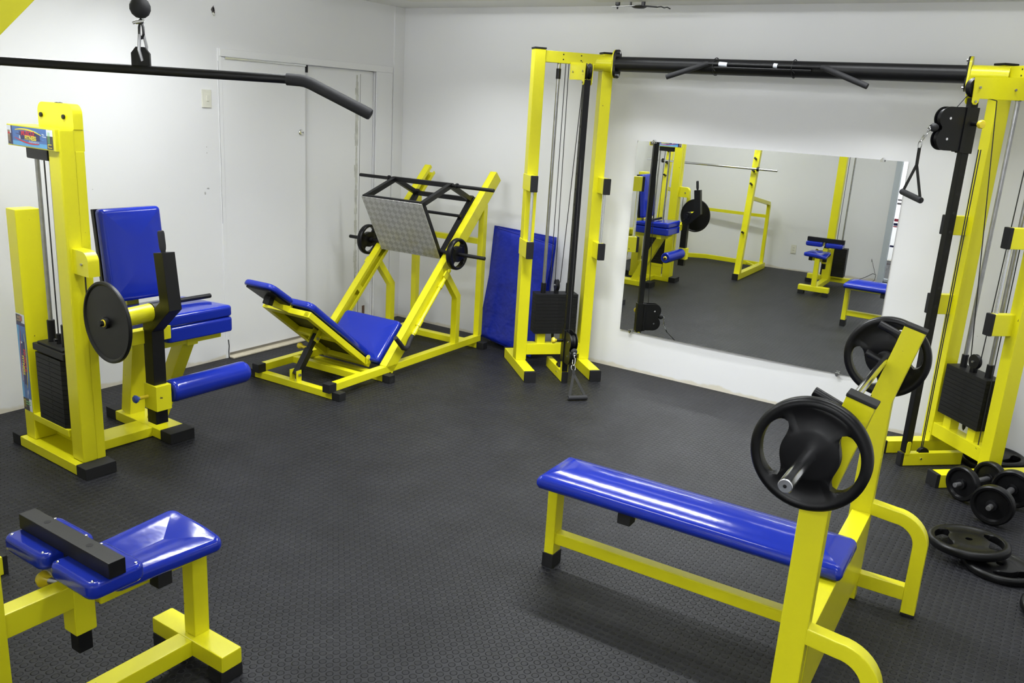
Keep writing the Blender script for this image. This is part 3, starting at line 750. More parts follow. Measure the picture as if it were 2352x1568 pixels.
    def sled(m):
        w = .036
        for x in (xl+w/2, xr-w/2):
            X = V((x, 0, 0))
            m.beam(B0+X-fwd*.018, B1+X-fwd*.018, w, w, (0, 1, 0), r=.003)
            m.beam(B1+X-fwd*.012-up*.016, TB+X, w, w, (0, 0, 1), r=.003)
            m.beam(TB+X, RB+X, w, w, (0, 0, 1), r=.003)
            m.beam(LB+X-d*.03, RB+X+d*.03, w, w, (1, 0, 0), r=.003)
        for q in (B0-fwd*.02+up*.02, B1-fwd*.018-up*.018, TB, RB, LB+V((0, .0, .0))): m.beam(q+V((xl, 0, 0)), q+V((xr, 0, 0)), w, w, (0, 0, 1), r=.003)
        for x in (xl-.002, xr+.002):
            X = V((x, 0, 0)); m.obox(LB+X+d*.27-n*(-.0), d, V((1, 0, 0)), n, .58, .014, .045, r=.002)
    sd = P('sled_frame', BLK, t, sled)
    P('cross_rod', BLK, sd, lambda m: m.cyl((xl, 1.46, 1.085), (xr, 1.46, 1.085), .012, seg=14))
    P('weight_horn', BLK, sd, lambda m: (m.cyl((xr-.01, 1.222, .838), (.325, 1.222, .838), .014, seg=16, ch=.003), m.cyl((.02, 1.222, .838), (.045, 1.222, .838), .022, seg=16)))
    P('weight_horn', BLK, sd, lambda m: (m.cyl((xl+.01, 1.222, .838), (-.98, 1.222, .838), .014, seg=16, ch=.003), m.cyl((XL-.02, 1.222, .838), (XL-.045, 1.222, .838), .022, seg=16)))
    for sx, xe in ((xr, .30), (xl, -.98)):
        s = 1 if xe > sx else -1
        P('storage_horn', BLK, sd, lambda m: (m.cyl((sx-s*.02, 1.335, 1.322), (xe, 1.335, 1.322), .0135, seg=16, ch=.003), m.cyl((sx+s*.035, 1.335, 1.322), (sx+s*.05, 1.335, 1.322), .022, seg=16, ch=.003)))
    # seat
    sn = V((0, -1, 1)).normalized()
    def seat(m):
        c = V((-.355, .70, .205)); m.cushion(basis(c, (1, 0, 0), (0, 1, 1), tuple(sn)), .53, .36, .062, rc=.03, re=.022, crown=.015)
    P('seat_pad', BLUE, t, seat, angle=60)
    P('seat_board', BLK, t, lambda m: m.obox(V((-.355, .70, .205))-sn*.008, V((1, 0, 0)), d, sn, .51, .34, .016, r=.002))
    P('seat_bracket', YEL, t, lambda m: m.beam((-.62, .62, .10), (-.09, .62, .10), .04, .04, (0, 0, 1)))
    # reclined back frame
    F0 = V((0, .555, .075)); F1 = V((0, -.045, .548)); bd = (F1-F0).normalized(); bn = V((0, -bd.z, bd.y)); bn = bn if bn.z > 0 else -bn
    LBk = (F1-F0).length
    def backframe(m):
        for x in (-.20, -.575): m.beam(F0+V((x, 0, 0)), F1+V((x, 0, 0)), .05, .042, tuple(bn))
        for q in (0.03, .40, LBk-.025): m.beam(F0+bd*q+V((-.59, 0, 0)), F0+bd*q+V((-.18, 0, 0)), .05, .04, tuple(bn))
    bf = P('back_frame', YEL, t, backframe)
    for x in (-.165, -.235, -.54, -.61): P('hinge', YEL, bf, lambda m: m.prism([(-.02, -.03), (.02, -.03), (.02, .02), (.008, .032), (-.008, .032), (-.02, .02)], (x, .52, .125), (0, 1, 0), (0, 0, 1), .006))
    for x in (-.165, -.54): P('hinge_bolt', CHR, bf, lambda m: m.cyl((x, .52, .13), (x+.02, .52, .13), .009, seg=8))
    bm_ = F0+bd*.40+bn*.03
    P('back_board', BLK, t, lambda m: m.obox(V((-.387, 0, 0))+F0+bd*.39+bn*.028, V((1, 0, 0)), bd, bn, .36, .70, .014, r=.002))
    P('back_pad', BLUE, t, lambda m: m.cushion(basis(V((-.387, 0, 0))+F0+bd*.405+bn*.036, (1, 0, 0), tuple(bd), tuple(bn)), .40, .75, .05, rc=.05, re=.022, crown=.012), angle=60)
    # head tube and head pad
    h0 = V((-.385, -.02, .545)); h1 = V((-.385, -.205, .635))
    ht = P('head_tube', YEL, t, lambda m: m.beam(h0, h1, .05, .05, (0, 0, 1)))
    hd = (h1-h0).normalized(); P('end_cap', RUB, ht, lambda m: m.beam(h1-hd*.03, h1+hd*.012, .055, .055, (0, 0, 1)))
    hu = V((0, -.21, .15)).normalized(); hn = V((0, hu.z, -hu.y)); hn = hn if hn.z > 0 else -hn
    P('head_pad', BLUE, t, lambda m: m.cushion(basis(V((-.385, -.205, .672)), (1, 0, 0), tuple(hu), tuple(hn)), .27, .24, .04, rc=.05, re=.017, crown=.008), angle=60)
    P('head_board', BLK, t, lambda m: m.obox(V((-.385, -.195, .668))-hn*.006, V((1, 0, 0)), hu, hn, .22, .20, .012, r=.002))
    # adjusting strut
    s0 = V((-.36, .015, .085)); s1 = V((-.36, .205, .335)); sdv = (s1-s0).normalized()
    st = P('adjusting_strut', BLK, t, lambda m: (m.beam(s0, s1, .034, .034, (1, 0, 0)), m.beam(s0, s0+sdv*.20, .046, .046, (1, 0, 0))))
    for x in (-.33, -.39): P('strut_lug', YEL, st, lambda m: m.prism([(-.022, -.035), (.022, -.035), (.022, .04), (-.022, .04)], (x, .008, .085), (0, 1, 0), (0, 0, 1), .006))
    for x in (.025, -.025): P('strut_lug', YEL, st, lambda m: m.obox(s1+V((x, 0, 0))-sdv*.01, V((1, 0, 0)), sdv, sdv.cross(V((1, 0, 0))), .006, .09, .05, r=.002))
    P('lug_bolt', ROD, st, lambda m: m.cyl((-.325, .008, .095), (-.315, .008, .095), .011, seg=8))
    P('lug_bolt', ROD, st, lambda m: m.cyl(s1+V((.028, 0, -.0))-sdv*.03, s1+V((.038, 0, 0))-sdv*.03, .011, seg=8))
    k0 = s0+sdv*.20
    P('knob', KNY, st, lambda m: (m.lathe(k0+V((-.075, -.01, .01)), (1, .1, -.1), [(.001, -.02), (.016, -.016), (.022, -.004), (.02, .008), (.011, .018), (.009, .022), (.001, .022)], 20), m.cyl(k0+V((-.056, -.008, .008)), k0, .011, seg=12)))
leg_press()
LPx = lambda p: tuple(LPM @ V(p))
weight_plate('small black two-grip plate on the leg press sled, on the side towards the blue mats', LPx((.075, 1.222, .838)), tuple(LPM.to_3x3() @ V((1, 0, 0))), (0, 1, .1), .119, .045, bore=.0145, group='plates on the leg press')
weight_plate('small black two-grip plate on the leg press sled, on the side towards the white doors', LPx((-.785, 1.222, .838)), tuple(LPM.to_3x3() @ V((1, 0, 0))), (0, 1, .1), .119, .045, bore=.0145, group='plates on the leg press')

# ------------------------------------------------------------------ cable crossover
CCM = Matrix.Translation((3.25, -.35, 0))
def crossover():
    t = thing('cable_crossover_machine', 'yellow cable crossover of two towers joined by a black overhead bar against the back wall', 'exercise machine', CCM)
    inv = CCM.inverted()
    def tower(W, cx, cz, kx, zt, dy):
        M = inv @ W; Md = M @ Matrix.Translation((0, dy, 0))
        qd = lambda name, mat, fn, par=t, angle=40: P(name, mat, par, fn, Md, angle)
        q = lambda name, mat, fn, par=t, angle=40: P(name, mat, par, fn, M, angle)
        for x0 in (0, .50):
            f = pbox('foot', YEL, t, x0, x0+.082, .006, .655, .0015, .080, M=M)
            end_cap(f, x0, x0+.082, .0, .022, 0, .081, g=.0015, M=M); end_cap(f, x0, x0+.082, .64, .66, 0, .081, g=.0015, M=M)
            p = pbox('post', YEL, t, x0+.004, x0+.086, .305, .395, .079, zt-.012, M=M, r=.006)
            pbox('end_cap', RUB, p, x0+.002, x0+.088, .303, .397, zt-.012, zt, M=M, r=.003)
            for z0, z1 in ((1.350, 1.462), (.876, .996)):
                xb = (x0+.040 if x0 else 0) if kx < 0 else x0
                b = pbox('stop_bracket', YEL, t, xb, xb+.049, .18, .398, z0, z1, M=M)
                pbox('end_cap', RUB, b, xb-.001, xb+.050, .163, .186, z0-.001, z1+.001, M=M, r=.004)
            q('short_rod', ALU, lambda m: m.cyl((xb+.023, .205, .99), (xb+.023, .205, 1.355), .011, seg=16))
        tr = pbox('top_rail', YEL, t, .084, .506, .315, .385, zt-.095, zt-.018, M=M)
        q('rivet_hole', DRK, lambda m: [m.cyl((x, .3155, z), (x, .3142, z), .005, seg=10) for x in (.215, .345) for z in (zt-.037, zt-.07)], tr)
        pbox('bottom_rail', YEL, t, .084, .506, .31, .39, .120, .205, M=M)
        cf = pbox('centre_foot', YEL, t, cx-.021, cx+.021, .04+dy, .40, .0015, .080, M=M)
        pbox('end_cap', RUB, cf, cx-.022, cx+.022, .025+dy, .045+dy, 0, .081, M=M, r=.003)
        q('bolt', CHR, lambda m: [m.cyl((cx+s*.021, .12, .045), (cx+s*.026, .12, .045), .006, seg=8) for s in (1, -1)], cf)
        q('floor_pulley', BLK, lambda m: m.lathe((cx-.012, .14, .075), (1, 0, 0), [(.001, 0), (.034, 0), (.035, .004), (.03, .012), (.035, .02), (.034, .024), (.001, .024)], 24), cf)
        qd('foot_lug', YEL, lambda m: [m.prism([(-.013, -.04), (.013, -.04), (.013, .03), (.008, .04), (-.008, .04), (-.013, .03)], (cx+s*.024, .061, .115), (0, 1, 0), (0, 0, 1), .004) for s in (1, -1)], cf)
        # perforated pulley column
        col = pbox('pulley_column', BLK, t, cx-.021, cx+.021, .04, .082, .085, zt-.205, M=Md, r=.003)
        for k in range(15):
            z = .45+.105*k; qd('adjusting_hole', DRK, lambda m: m.cyl((cx+kx*.0212, .061, z), (cx+kx*.0218, .061, z), .009, seg=14), col)
        # top pulley arm
        def arm(m):
            for s in (1, -1):
                poly = [(.028, zt-.10), (.36, zt-.082), (.36, zt-.20), (.075, zt-.205), (.072, zt-.225), (.06, zt-.238), (.045, zt-.238), (.034, zt-.225)]
                m.prism(poly, (cx+s*.027, 0, 0), (0, 1, 0), (0, 0, 1), .005)
        ar = qd('pulley_arm', YEL, arm)
        qd('bolt', ROD, lambda m: [m.cyl((cx+s*.03, y, z), (cx+s*.036, y, z), .007, seg=8) for s in (1, -1) for y, z in ((.065, zt-.15), (.053, zt-.222), (.28, zt-.15))], ar)
        qd('pulley', BLK, lambda m: m.lathe((cx-.018, .062, zt-.150), (1, 0, 0), [(.001, 0), (.05, 0), (.052, .006), (.044, .018), (.052, .03), (.05, .036), (.001, .036)], 32), ar)
        # carriage
        car = qd('carriage', BLK, lambda m: (m.box(cx-.029, cx+.029, .03, .092, cz-.125, cz+.115, r=.003), m.box(cx-.034, cx-.018, .012, .034, cz-.12, cz+.115, r=.002), m.box(cx+.018, cx+.034, .012, .034, cz-.12, cz+.115, r=.002)))
        def lobes(m):
            for s in (1, -1):
                pts = [(.02, cz-.115)]
                for c2, a0, a1 in ((cz-.055, 270, 130), (cz+.052, 230, 90)):
                    for k in range(15):
                        a = radians(a0+(a1-a0)*k/14); pts.append((-.112-dy+.058*cos(a), c2+.060*sin(a)))
                pts.append((.02, cz+.112)); m.prism(pts, (cx+s*.024, 0, 0), (0, 1, 0), (0, 0, 1), .005)
        qd('cheek_plate', BLK, lobes, car)
        for z in (cz-.055, cz+.052):
            qd('pulley', BLK, lambda m: m.lathe((cx-.016, -.112-dy, z), (1, 0, 0), [(.001, 0), (.049, 0), (.05, .005), (.043, .016), (.05, .027), (.049, .032), (.001, .032)], 28), car)
        qd('bolt', CHR, lambda m: [m.cyl((cx+s*.026, -.112-dy, z), (cx+s*.031, -.112-dy, z), .007, seg=8) for s in (1, -1) for z in (cz-.055, cz+.052)], car)
        qd('knob', KNY, lambda m: m.lathe((cx+kx*.075, .061, cz+.03), (kx, 0, 0), [(.001, 0), (.011, 0), (.013, .008), (.022, .016), (.023, .026), (.018, .034), (.001, .036)], 20), car)
        qd('knob_stem', BLK, lambda m: m.cyl((cx+kx*.028, .061, cz+.03), (cx+kx*.078, .061, cz+.03), .011, seg=14), car)
        qd('ball_stop', FOAM, lambda m: m.lathe((cx, -.178-dy, cz), (0, 1, 0), [(.001, -.024), (.014, -.021), (.022, -.008), (.023, .002), (.016, .018), (.001, .024)], 18), car)
        # stack
        zs0, zs1 = .285, .59; sx0, sx1 = (.135, .46) if kx < 0 else (.112, .452); sxm = (sx0+sx1)/2
        n = 12; dz = (zs1-zs0)/n
        def wp(m):
            m.box(sx0, sx1, .30, .42, 0, dz-.0008, r=.0014); m.mi = 1; m.cyl((sxm, .2995, dz*.5), (sxm, .2988, dz*.5), .0055, seg=8)
        first = q('stack_plate', [IRON, DRK], wp); first.location = (0, 0, zs0)
        for k in range(1, n):
            o = first.copy(); C.objects.link(o); o.parent = t; o.location = (0, 0, zs0+k*dz)
        for x in (sx0+.065, sx1-.065):
            q('guide_rod', ROD, lambda m: m.cyl((x, .36, .20), (x, .36, zt-.09), .0125, seg=18))
            q('rod_sleeve', BLK, lambda m: (m.cyl((x, .36, zs1-.005), (x, .36, zs1+.075), .019, seg=18, ch=.002), m.cyl((x, .36, zt-.2), (x, .36, zt-.13), .017, seg=18, ch=.002)))
            q('stack_support', YEL, lambda m: m.box(x-.032, x+.032, .325, .388, .20, zs0-.001))
        q('selector_stem', BLK, lambda m: m.lathe((sxm, .36, .225), (0, 0, 1), [(.001, 0), (.008, .012), (.011, .03), (.011, .07), (.001, .07)], 14))
        pax = (1, 0, 0) if kx < 0 else (0, 1, 0); pc = V((sxm, .345, zs1+.062))
        sp = q('stack_pulley', BLK, lambda m: (m.lathe(pc-V(pax)*.012, pax, [(.001, 0), (.042, 0), (.044, .004), (.037, .012), (.044, .02), (.042, .024), (.001, .024)], 28), m.box(sxm-.016, sxm+.016, .33, .36, zs1-.004, zs1+.03)))
        q('bolt', ROD, lambda m: m.cyl(pc-V(pax)*.022, pc+V(pax)*.022, .007, seg=8), sp)
        if kx < 0:
            cabs = [[(.249, .36, zt-.09), (.252, .365, .50)], [(.272, .36, zt-.09), (.284, .35, .66)], [(cx+.004, .10, zt-.17), (.325, .35, .67)], [(cx-.01, -.06, cz+.11), (cx, .02, zt-.17)]]
        else:
            cabs = [[(.262, .10, zt-.2), (.262, .16, zt-.21), (sxm-.04, .345, .66)], [(.37, .33, zt-.2), (sxm+.04, .345, .66)], [(.445, .33, zt-.1), (.455, .33, .2)], [(cx-.01, -.06, cz+.11), (cx-.01, .015, zt-.16)], [(cx+.03, .09, cz-.1), (cx+.03, .1, .12)], [(cx+.036, .1, cz-.1), (cx+.036, .105, .12)]]
        for c in cabs: q('cable', CAB, lambda m: m.tube(c, .003, 8))
    tower(frame(1.946, -.844, 47.4), .297, .285, -1, 2.325, -.048)
    tower(frame(4.267, -.402, -46), .254, 1.945, 1, 2.312, -.038)
    y, z = -.245, 2.248
    G = inv
    P('stub_tube', YEL, t, lambda m: m.cyl((1.99, y, z), (2.145, y, z), .054, seg=32), G)
    P('stub_tube', YEL, t, lambda m: m.cyl((4.39, y, z), (4.58, y, z-.003), .050, seg=32), G)
    cb = P('crossbar', BLK, t, lambda m: m.cyl((2.165, y, z), (4.37, y, z-.002), .050, seg=36), G)
    def flange(m, x0, x1):
        pts = []
        for c2, a0 in ((.05, 0), (-.05, 180)):
            for k in range(13): a = radians(a0+15*k); pts.append((.046*cos(a), c2+.046*sin(a)))
        m.prism(pts, ((x0+x1)/2, y, z), (0, 1, 0), (0, 0, 1), abs(x1-x0))
    for x0, x1, mt in ((2.142, 2.151, YEL), (2.151, 2.170, BLK), (4.366, 4.375, BLK), (4.375, 4.388, YEL)):
        f = P('flange', mt, t, lambda m: flange(m, x0, x1), G)
    P('flange_bolt', CHR, cb, lambda m: [m.cyl((xx, y, z+dz_), (xx+.012*s, y, z+dz_), .009, seg=8) for xx, s in ((2.17, 1), (4.366, -1)) for dz_ in (.075, -.075)], G)
    # multi-grip bar tied along the crossbar
    yy = y-.066; zz = z+.014
    pu = P('pull_up_bar', BLK, t, lambda m: (m.cyl((2.83, yy, zz), (3.60, yy, zz-.004), .013, seg=16), m.cyl((2.90, yy-.004, zz-.022), (3.52, yy-.004, zz-.025), .008, seg=12)), G)
    P('bar_grip', FOAM, pu, lambda m: m.tube([(2.86, yy, zz), (2.84, yy, zz-.002), (2.82, yy-.003, zz-.010), (2.585, yy-.03, zz-.092)], [.015, .0175, .0175, .0175], 16), G)
    P('bar_grip', FOAM, pu, lambda m: m.tube([(3.575, yy, zz-.004), (3.595, yy, zz-.006), (3.615, yy-.003, zz-.014), (3.865, yy-.03, zz-.105)], [.015, .0175, .0175, .0175], 16), G)
    for xa, xb in ((2.93, 2.985), (3.285, 3.31)): P('tape_wrap', S_WHT, pu, lambda m: m.cyl((xa, yy-.002, zz), (xb, yy-.002, zz-.003), .0142, seg=14), G)
    for x in (2.89, 3.40): P('cable_tie', BLK, pu, lambda m: (m.tube([(x, y-.055*cos(a)-.012*(1+cos(a)), z+.055*sin(a)) for a in [2*pi*k/20 for k in range(20)]], .003, 6, closed=True), m.tube([(x, yy-.02, zz-.02), (x+.03, yy-.035, zz-.045)], .0016, 5)), G)
crossover()

# handles ------------------------------------------------------------------
def handle(label, M, clip, ring, joint, g0, g1, tilt):
    t = thing('hand_stirrup', label, 'hand stirrup', M @ Matrix.Translation(ring), group='stirrups of the cable machine')
    T = Matrix.Translation(-V(ring))
    c = V(clip); r = V(ring); j = V(joint); g0 = V(g0); g1 = V(g1)
    d = (r-c)
    P('snap_hook', CHR, t, lambda m: (m.tube([c, c+d*.25, c+d*.35+V((.008, 0, 0)), c+d*.8+V((.010, 0, 0)), c+d*.98, c+d*.8-V((.009, 0, 0)), c+d*.45-V((.009, 0, 0))], .0035, 8), m.torus(c, (0, 1, 0), .010, .003, 16, 6)), T)
    jd = (j-r).normalized()
    P('ring', ROD, t, lambda m: m.torus(r+jd*.014, jd.cross((g1-g0).normalized()), .019, .0025, 22, 8, (1.1, .8)), T)
    def strap(m):
        n = (g1-g0).normalized()
        s = r+jd*.03
        m.beam(s, j, .022, .006, tuple(jd.cross(n)), r=.001)
        for e, w in ((g0, 1), (g1, -1)):
            m.beam(j, e, .020, .004, tuple((e-j).cross(n)) if abs((e-j).normalized().dot(n)) < .99 else (0, 0, 1), r=.001, e1=.012)
    P('strap', STRAP, t, strap, T)
    gd = (g1-g0).normalized()
    P('grip', FOAM, t, lambda m: m.cyl(g0-gd*.008, g1+gd*.008, .0165, seg=20, ch=.003), T)
T2M = frame(4.267, -.402, -46); T1M = frame(1.946, -.844, 47.4)
handle('black hand stirrup hanging from the upper pulley of the right cable tower', T2M, (.256, -.208, 1.935), (.262, -.25, 1.866), (.266, -.25, 1.748), (.186, -.25, 1.596), (.349, -.25, 1.568), 0)
handle('black hand stirrup lying on the floor in front of the left cable tower', T1M, (.292, -.208, .272), (.283, -.225, .195), (.280, -.255, .145), (.213, -.396, .0185), (.334, -.396, .0185), 0)

# ------------------------------------------------------------------ mats leaning on the wall
def exercise_mat(label, o, xd, w, pts, th, tilt=0):
    """vinyl mat: profile pts (distance from wall d, height z) swept along width, bulging"""
    xd = V(xd).normalized(); nd = V((xd.y, -xd.x, 0))
    mb = MB(); mb.weighted = False; mb.angle = 70
    n = 26; m = 14; front = []; back = []
    L = [V((p[0], p[1], 0)) for p in pts]
    def at(t):
        s = t*(len(L)-1); i = min(int(s), len(L)-2); f = s-i
        p0 = L[max(i-1, 0)]; p1 = L[i]; p2 = L[i+1]; p3 = L[min(i+2, len(L)-1)]
        return .5*((2*p1)+(p2-p0)*f+(2*p0-5*p1+4*p2-p3)*f*f+(3*p1-p0-3*p2+p3)*f**3)
    for i in range(n+1):
        t = i/n; p = at(t); tg = (at(min(t+.01, 1))-at(max(t-.01, 0))).normalized()
        nn = V((tg.y, -tg.x, 0))
        for j in range(m+1):
            u = j/m; e = min(1, 6*min(u, 1-u), 8*min(t, 1-t)); h = th*(.12+.88*sqrt(max(e, 0)))
            wob = .004*sin(9*u+5*t)*e
            for arr, s in ((front, 1), (back, -1)):
                q = p+nn*(h/2*s+wob)
                arr.append(V(o)+xd*(u*w*cos(tilt)+q.y*sin(tilt))+nd*q.x+V((0, 0, q.y*cos(tilt)+(1-u)*w*sin(tilt))))
    k = m+1; vs = front+back; N0 = len(front); fs = []
    for i in range(n):
        for j in range(m):
            a = i*k+j; fs.append([a, a+1, a+k+1, a+k]); fs.append([N0+a, N0+a+k, N0+a+k+1, N0+a+1])
    rim = [j for j in range(m+1)]+[i*k+m for i in range(1, n+1)]+[n*k+j for j in range(m-1, -1, -1)]+[i*k for i in range(n-1, 0, -1)]
    for a, b in zip(rim, rim[1:]+rim[:1]): fs.append([a, N0+a, N0+b, b])
    mb.add(vs, fs)
    # welded hem along the outline
    hem = [ (vs[a]+vs[N0+a])/2 for a in rim]
    mb.tube(hem, .0055, 6, closed=True)
    ob = mb.build('exercise_mat', MATB, None)
    return tag(ob, label, 'exercise mat', 'blue mats in the corner')
exercise_mat('rear blue vinyl exercise mat against the back wall, mostly hidden behind the other mat', (1.03, 0, 0), (1, -.02, 0), .60, [(.105, .012), (.085, .10), (.062, .35), (.045, .65), (.030, .945)], .040, radians(1.8))
exercise_mat('front blue vinyl exercise mat, leaning over the other mat behind the left cable tower', (1.085, -.03, 0), (.985, -.17, 0), .60, [(.165, .016), (.155, .10), (.128, .35), (.098, .65), (.072, .915)], .045, radians(5.0))

# ------------------------------------------------------------------ bench press
BM = frame(3.442, -2.945, 1.8)
def arc_pts(c, r, a0, a1, n, plane):
    return [plane(c[0]+r*cos(radians(a0+(a1-a0)*k/n)), c[1]+r*sin(radians(a0+(a1-a0)*k/n))) for k in range(n+1)]
def bench():
    t = thing('bench_press', 'yellow flat bench press with long blue pad and upright rack, right foreground', 'exercise bench', BM)
    lg = pbox('front_leg', YEL, t, -.046, .0, .0, .07, .03, .405, r=.005)
    end_cap(lg, -.046, 0, 0, .07, 0, .062, g=.004)
    pbox('spine', YEL, t, -.004, 1.09, .010, .060, .112, .165, r=.005)
    pbox('pad_rail', YEL, t, -.03, 1.1, .015, .055, .375, .404, r=.004)
    ct = pbox('cross_tube', YEL, t, .323, .372, -.07, .14, .362, .405, r=.004)
    end_cap(ct, .323, .372, -.095, -.045, .360, .404, g=.003); end_cap(ct, .323, .372, .115, .165, .360, .404, g=.003)
    def pad(m): m.cushion(basis((.557, .035, .405), (1, 0, 0), (0, 1, 0), (0, 0, 1)), 1.222, .292, .056, rc=.022, re=.030, crown=.026)
    P('bench_pad', BLUE, t, pad, angle=60)
    for y0 in (-.532, .565):
        y1 = y0+.055; ym = (y0+y1)/2; pl = lambda x, z: V((x, ym, z))
        u = P('upright', YEL, t, lambda m: m.sweep([pl(1.108, .004), pl(1.112, .885), pl(1.188, 1.188)], (0, 1, 0), .083, .055, r=.005))
        dv = (pl(1.188, 1.188)-pl(1.112, .885)).normalized()
        P('end_cap', RUB, u, lambda m: m.beam(pl(1.188, 1.188)-dv*.004, pl(1.188, 1.188)+dv*.008, .087, .059, (0, 1, 0), r=.003))
        nb = V((-dv.z, 0, dv.x))
        for s_ in (.262, .135):
            p = pl(1.112, .885)+dv*s_
            P('bar_peg', BLK, u, lambda m: m.cyl(p+nb*.035, p+nb*.125+V((0, 0, .012)), .015, seg=16, ch=.002))
        br = [pl(1.145, .422), pl(1.24, .412)]+arc_pts((1.245, .305), .107, 82, 3, 9, pl)+[pl(1.352, .2), pl(1.354, .004)]
        P('brace_leg', YEL, t, lambda m: m.sweep(br, (0, 1, 0), .055, .052, r=.005))
        P('link_bar', YEL, t, lambda m: m.box(1.146, 1.33, ym-.022, ym+.022, .062, .125, r=.005))
        pbox('foot_pad', RUB, t, 1.328, 1.382, ym-.028, ym+.028, 0, .012, r=.002)
    pbox('upper_crossbeam', YEL, t, 1.078, 1.153, -.48, .568, .335, .400, r=.005)
    lb = pbox('lower_crossbeam', YEL, t, 1.078, 1.153, -.48, .568, .110, .170, r=.005)
    pbox('back_web', YEL, t, 1.146, 1.1525, -.48, .568, .165, .34, r=.001)
    P('drain_hole', DRK, lb, lambda m: m.lathe((1.1525, .03, .128), (1, 0, 0), [(.001, 0), (.014, 0), (.014, .001), (.001, .001)], 16))
bench()
BX = lambda p: tuple(BM @ V(p))
def barbell(label, M, L0, L1, g0, g1, r, rs):
    t = thing('barbell', label, 'barbell', M)
    P('shaft', CHR, t, lambda m: m.cyl((0, g0, 0), (0, g1, 0), r, seg=24))
    for a, b in ((L0, g0), (L1, g1)):
        P('sleeve', CHR, t, lambda m: (m.cyl((0, a, 0), (0, b, 0), rs, seg=28, ch=.003)))
        s = 1 if b > a else -1
        P('collar', BLK, t, lambda m: m.cyl((0, b-s*.005, 0), (0, b+s*.022, 0), rs+.014, seg=24, ch=.003))
        P('centre_mark', BLK, t, lambda m: m.lathe((0, a, 0), (0, -s, 0), [(.001, -.002), (.005, -.002), (.005, .0006), (.001, .0006)], 10))
barbell('straight chrome barbell resting on the bench press hooks', BM @ Matrix.Translation((1.094, 0, 1.036)), -.895, .93, -.585, .63, .0145, .0195)
ydir = tuple(BM.to_3x3() @ V((0, 1, 0)))
weight_plate('large black two-grip plate on the barbell end nearest the viewer', BX((1.094, -.625, 1.036)), ydir, (.05, 0, 1), .165, .046, bore=.0196, group='plates on the bench barbell')
upf = BM.to_3x3() @ V((-.55, 0, .83))
weight_plate('large black two-grip plate on the far end of the bench barbell, before the mirror', BX((1.094, .672, 1.036)), ydir, tuple(upf), .165, .046, bore=.0196, group='plates on the bench barbell')

# ------------------------------------------------------------------ dumbbells and loose plates
def dumbbell(label, a, b, r, w):
    a = V(a); b = V(b); ax = (b-a).normalized(); L = (b-a).length
    t = thing('dumbbell', label, 'dumbbell', Matrix.Translation(((a+b)/2).xy.to_3d()), group='dumbbells by the right cable tower')
    T = Matrix.Translation(-((a+b)/2).xy.to_3d())
    P('handle', ROD, t, lambda m: (m.cyl(a, b, .013, seg=18, ch=.002), m.cyl(a+ax*(w+.045), b-ax*(w+.045), .016, seg=18, ch=.002)), T)
    for p, s in ((a+ax*.045, 1), (b-ax*.045, -1)):
        d = P('disc', PLATE, t, lambda m: m.lathe(p, ax*s, [(.014, .006), (.028, .004), (.03, .012), (r*.72, .014), (r*.80, .002), (r*.92, 0), (r*.99, .006), (r, .012), (r, w-.012), (r*.99, w-.006), (r*.92, w), (r*.8, w-.002), (r*.72, w-.014), (.03, w-.012), (.028, w-.004), (.014, w-.006)], 40), T, angle=35)
        P('collar', BLK, d, lambda m: m.cyl(p-ax*s*.004, p+ax*s*.008, .027, seg=20, ch=.002), T)
dumbbell('black dumbbell beside the front foot of the right cable tower, leftmost of the three', (4.772, -.955, .098), (4.955, -.655, .098), .096, .042)
dumbbell('black dumbbell with protruding steel rod end, nearest the viewer beside the floor plates', (4.953, -1.185, .106), (5.052, -.740, .106), .104, .046)
dumbbell('black dumbbell half cut off by the right edge of the photo', (5.115, -.475, .098), (5.36, -.80, .098), .096, .042)
weight_plate('large black two-grip plate lying on top of another plate on the floor at right', (4.913, -1.565, .062), (-.07, .03, 1), (.25, -.97, 0), .178, .042, group='plates on the floor')
weight_plate('black two-grip plate on the floor, underneath and sticking out right of the top plate', (5.055, -1.635, .0185), (0, 0, 1), (.8, .6, 0), .155, .036, group='plates on the floor')
weight_plate('black plate at the right edge of the photo, nearest the viewer of the floor plates', (5.335, -1.91, .0205), (0, 0, 1), (.4, 1, 0), .178, .040, group='plates on the floor')
weight_plate('black plate lying on the floor behind the right cable tower against the back wall', (4.90, -.195, .0615), (.0, 0, 1), (.35, 1, 0), .172, .04, group='plates on the floor')
weight_plate('black plate on the floor below the plate behind the right cable tower', (4.90, -.195, .0205), (0, 0, 1), (1, .2, 0), .172, .040, group='plates on the floor')
weight_plate('black plate at the far right edge, on the floor beside the back wall', (5.265, -.195, .0205), (0, 0, 1), (1, .2, 0), .178, .040, group='plates on the floor')

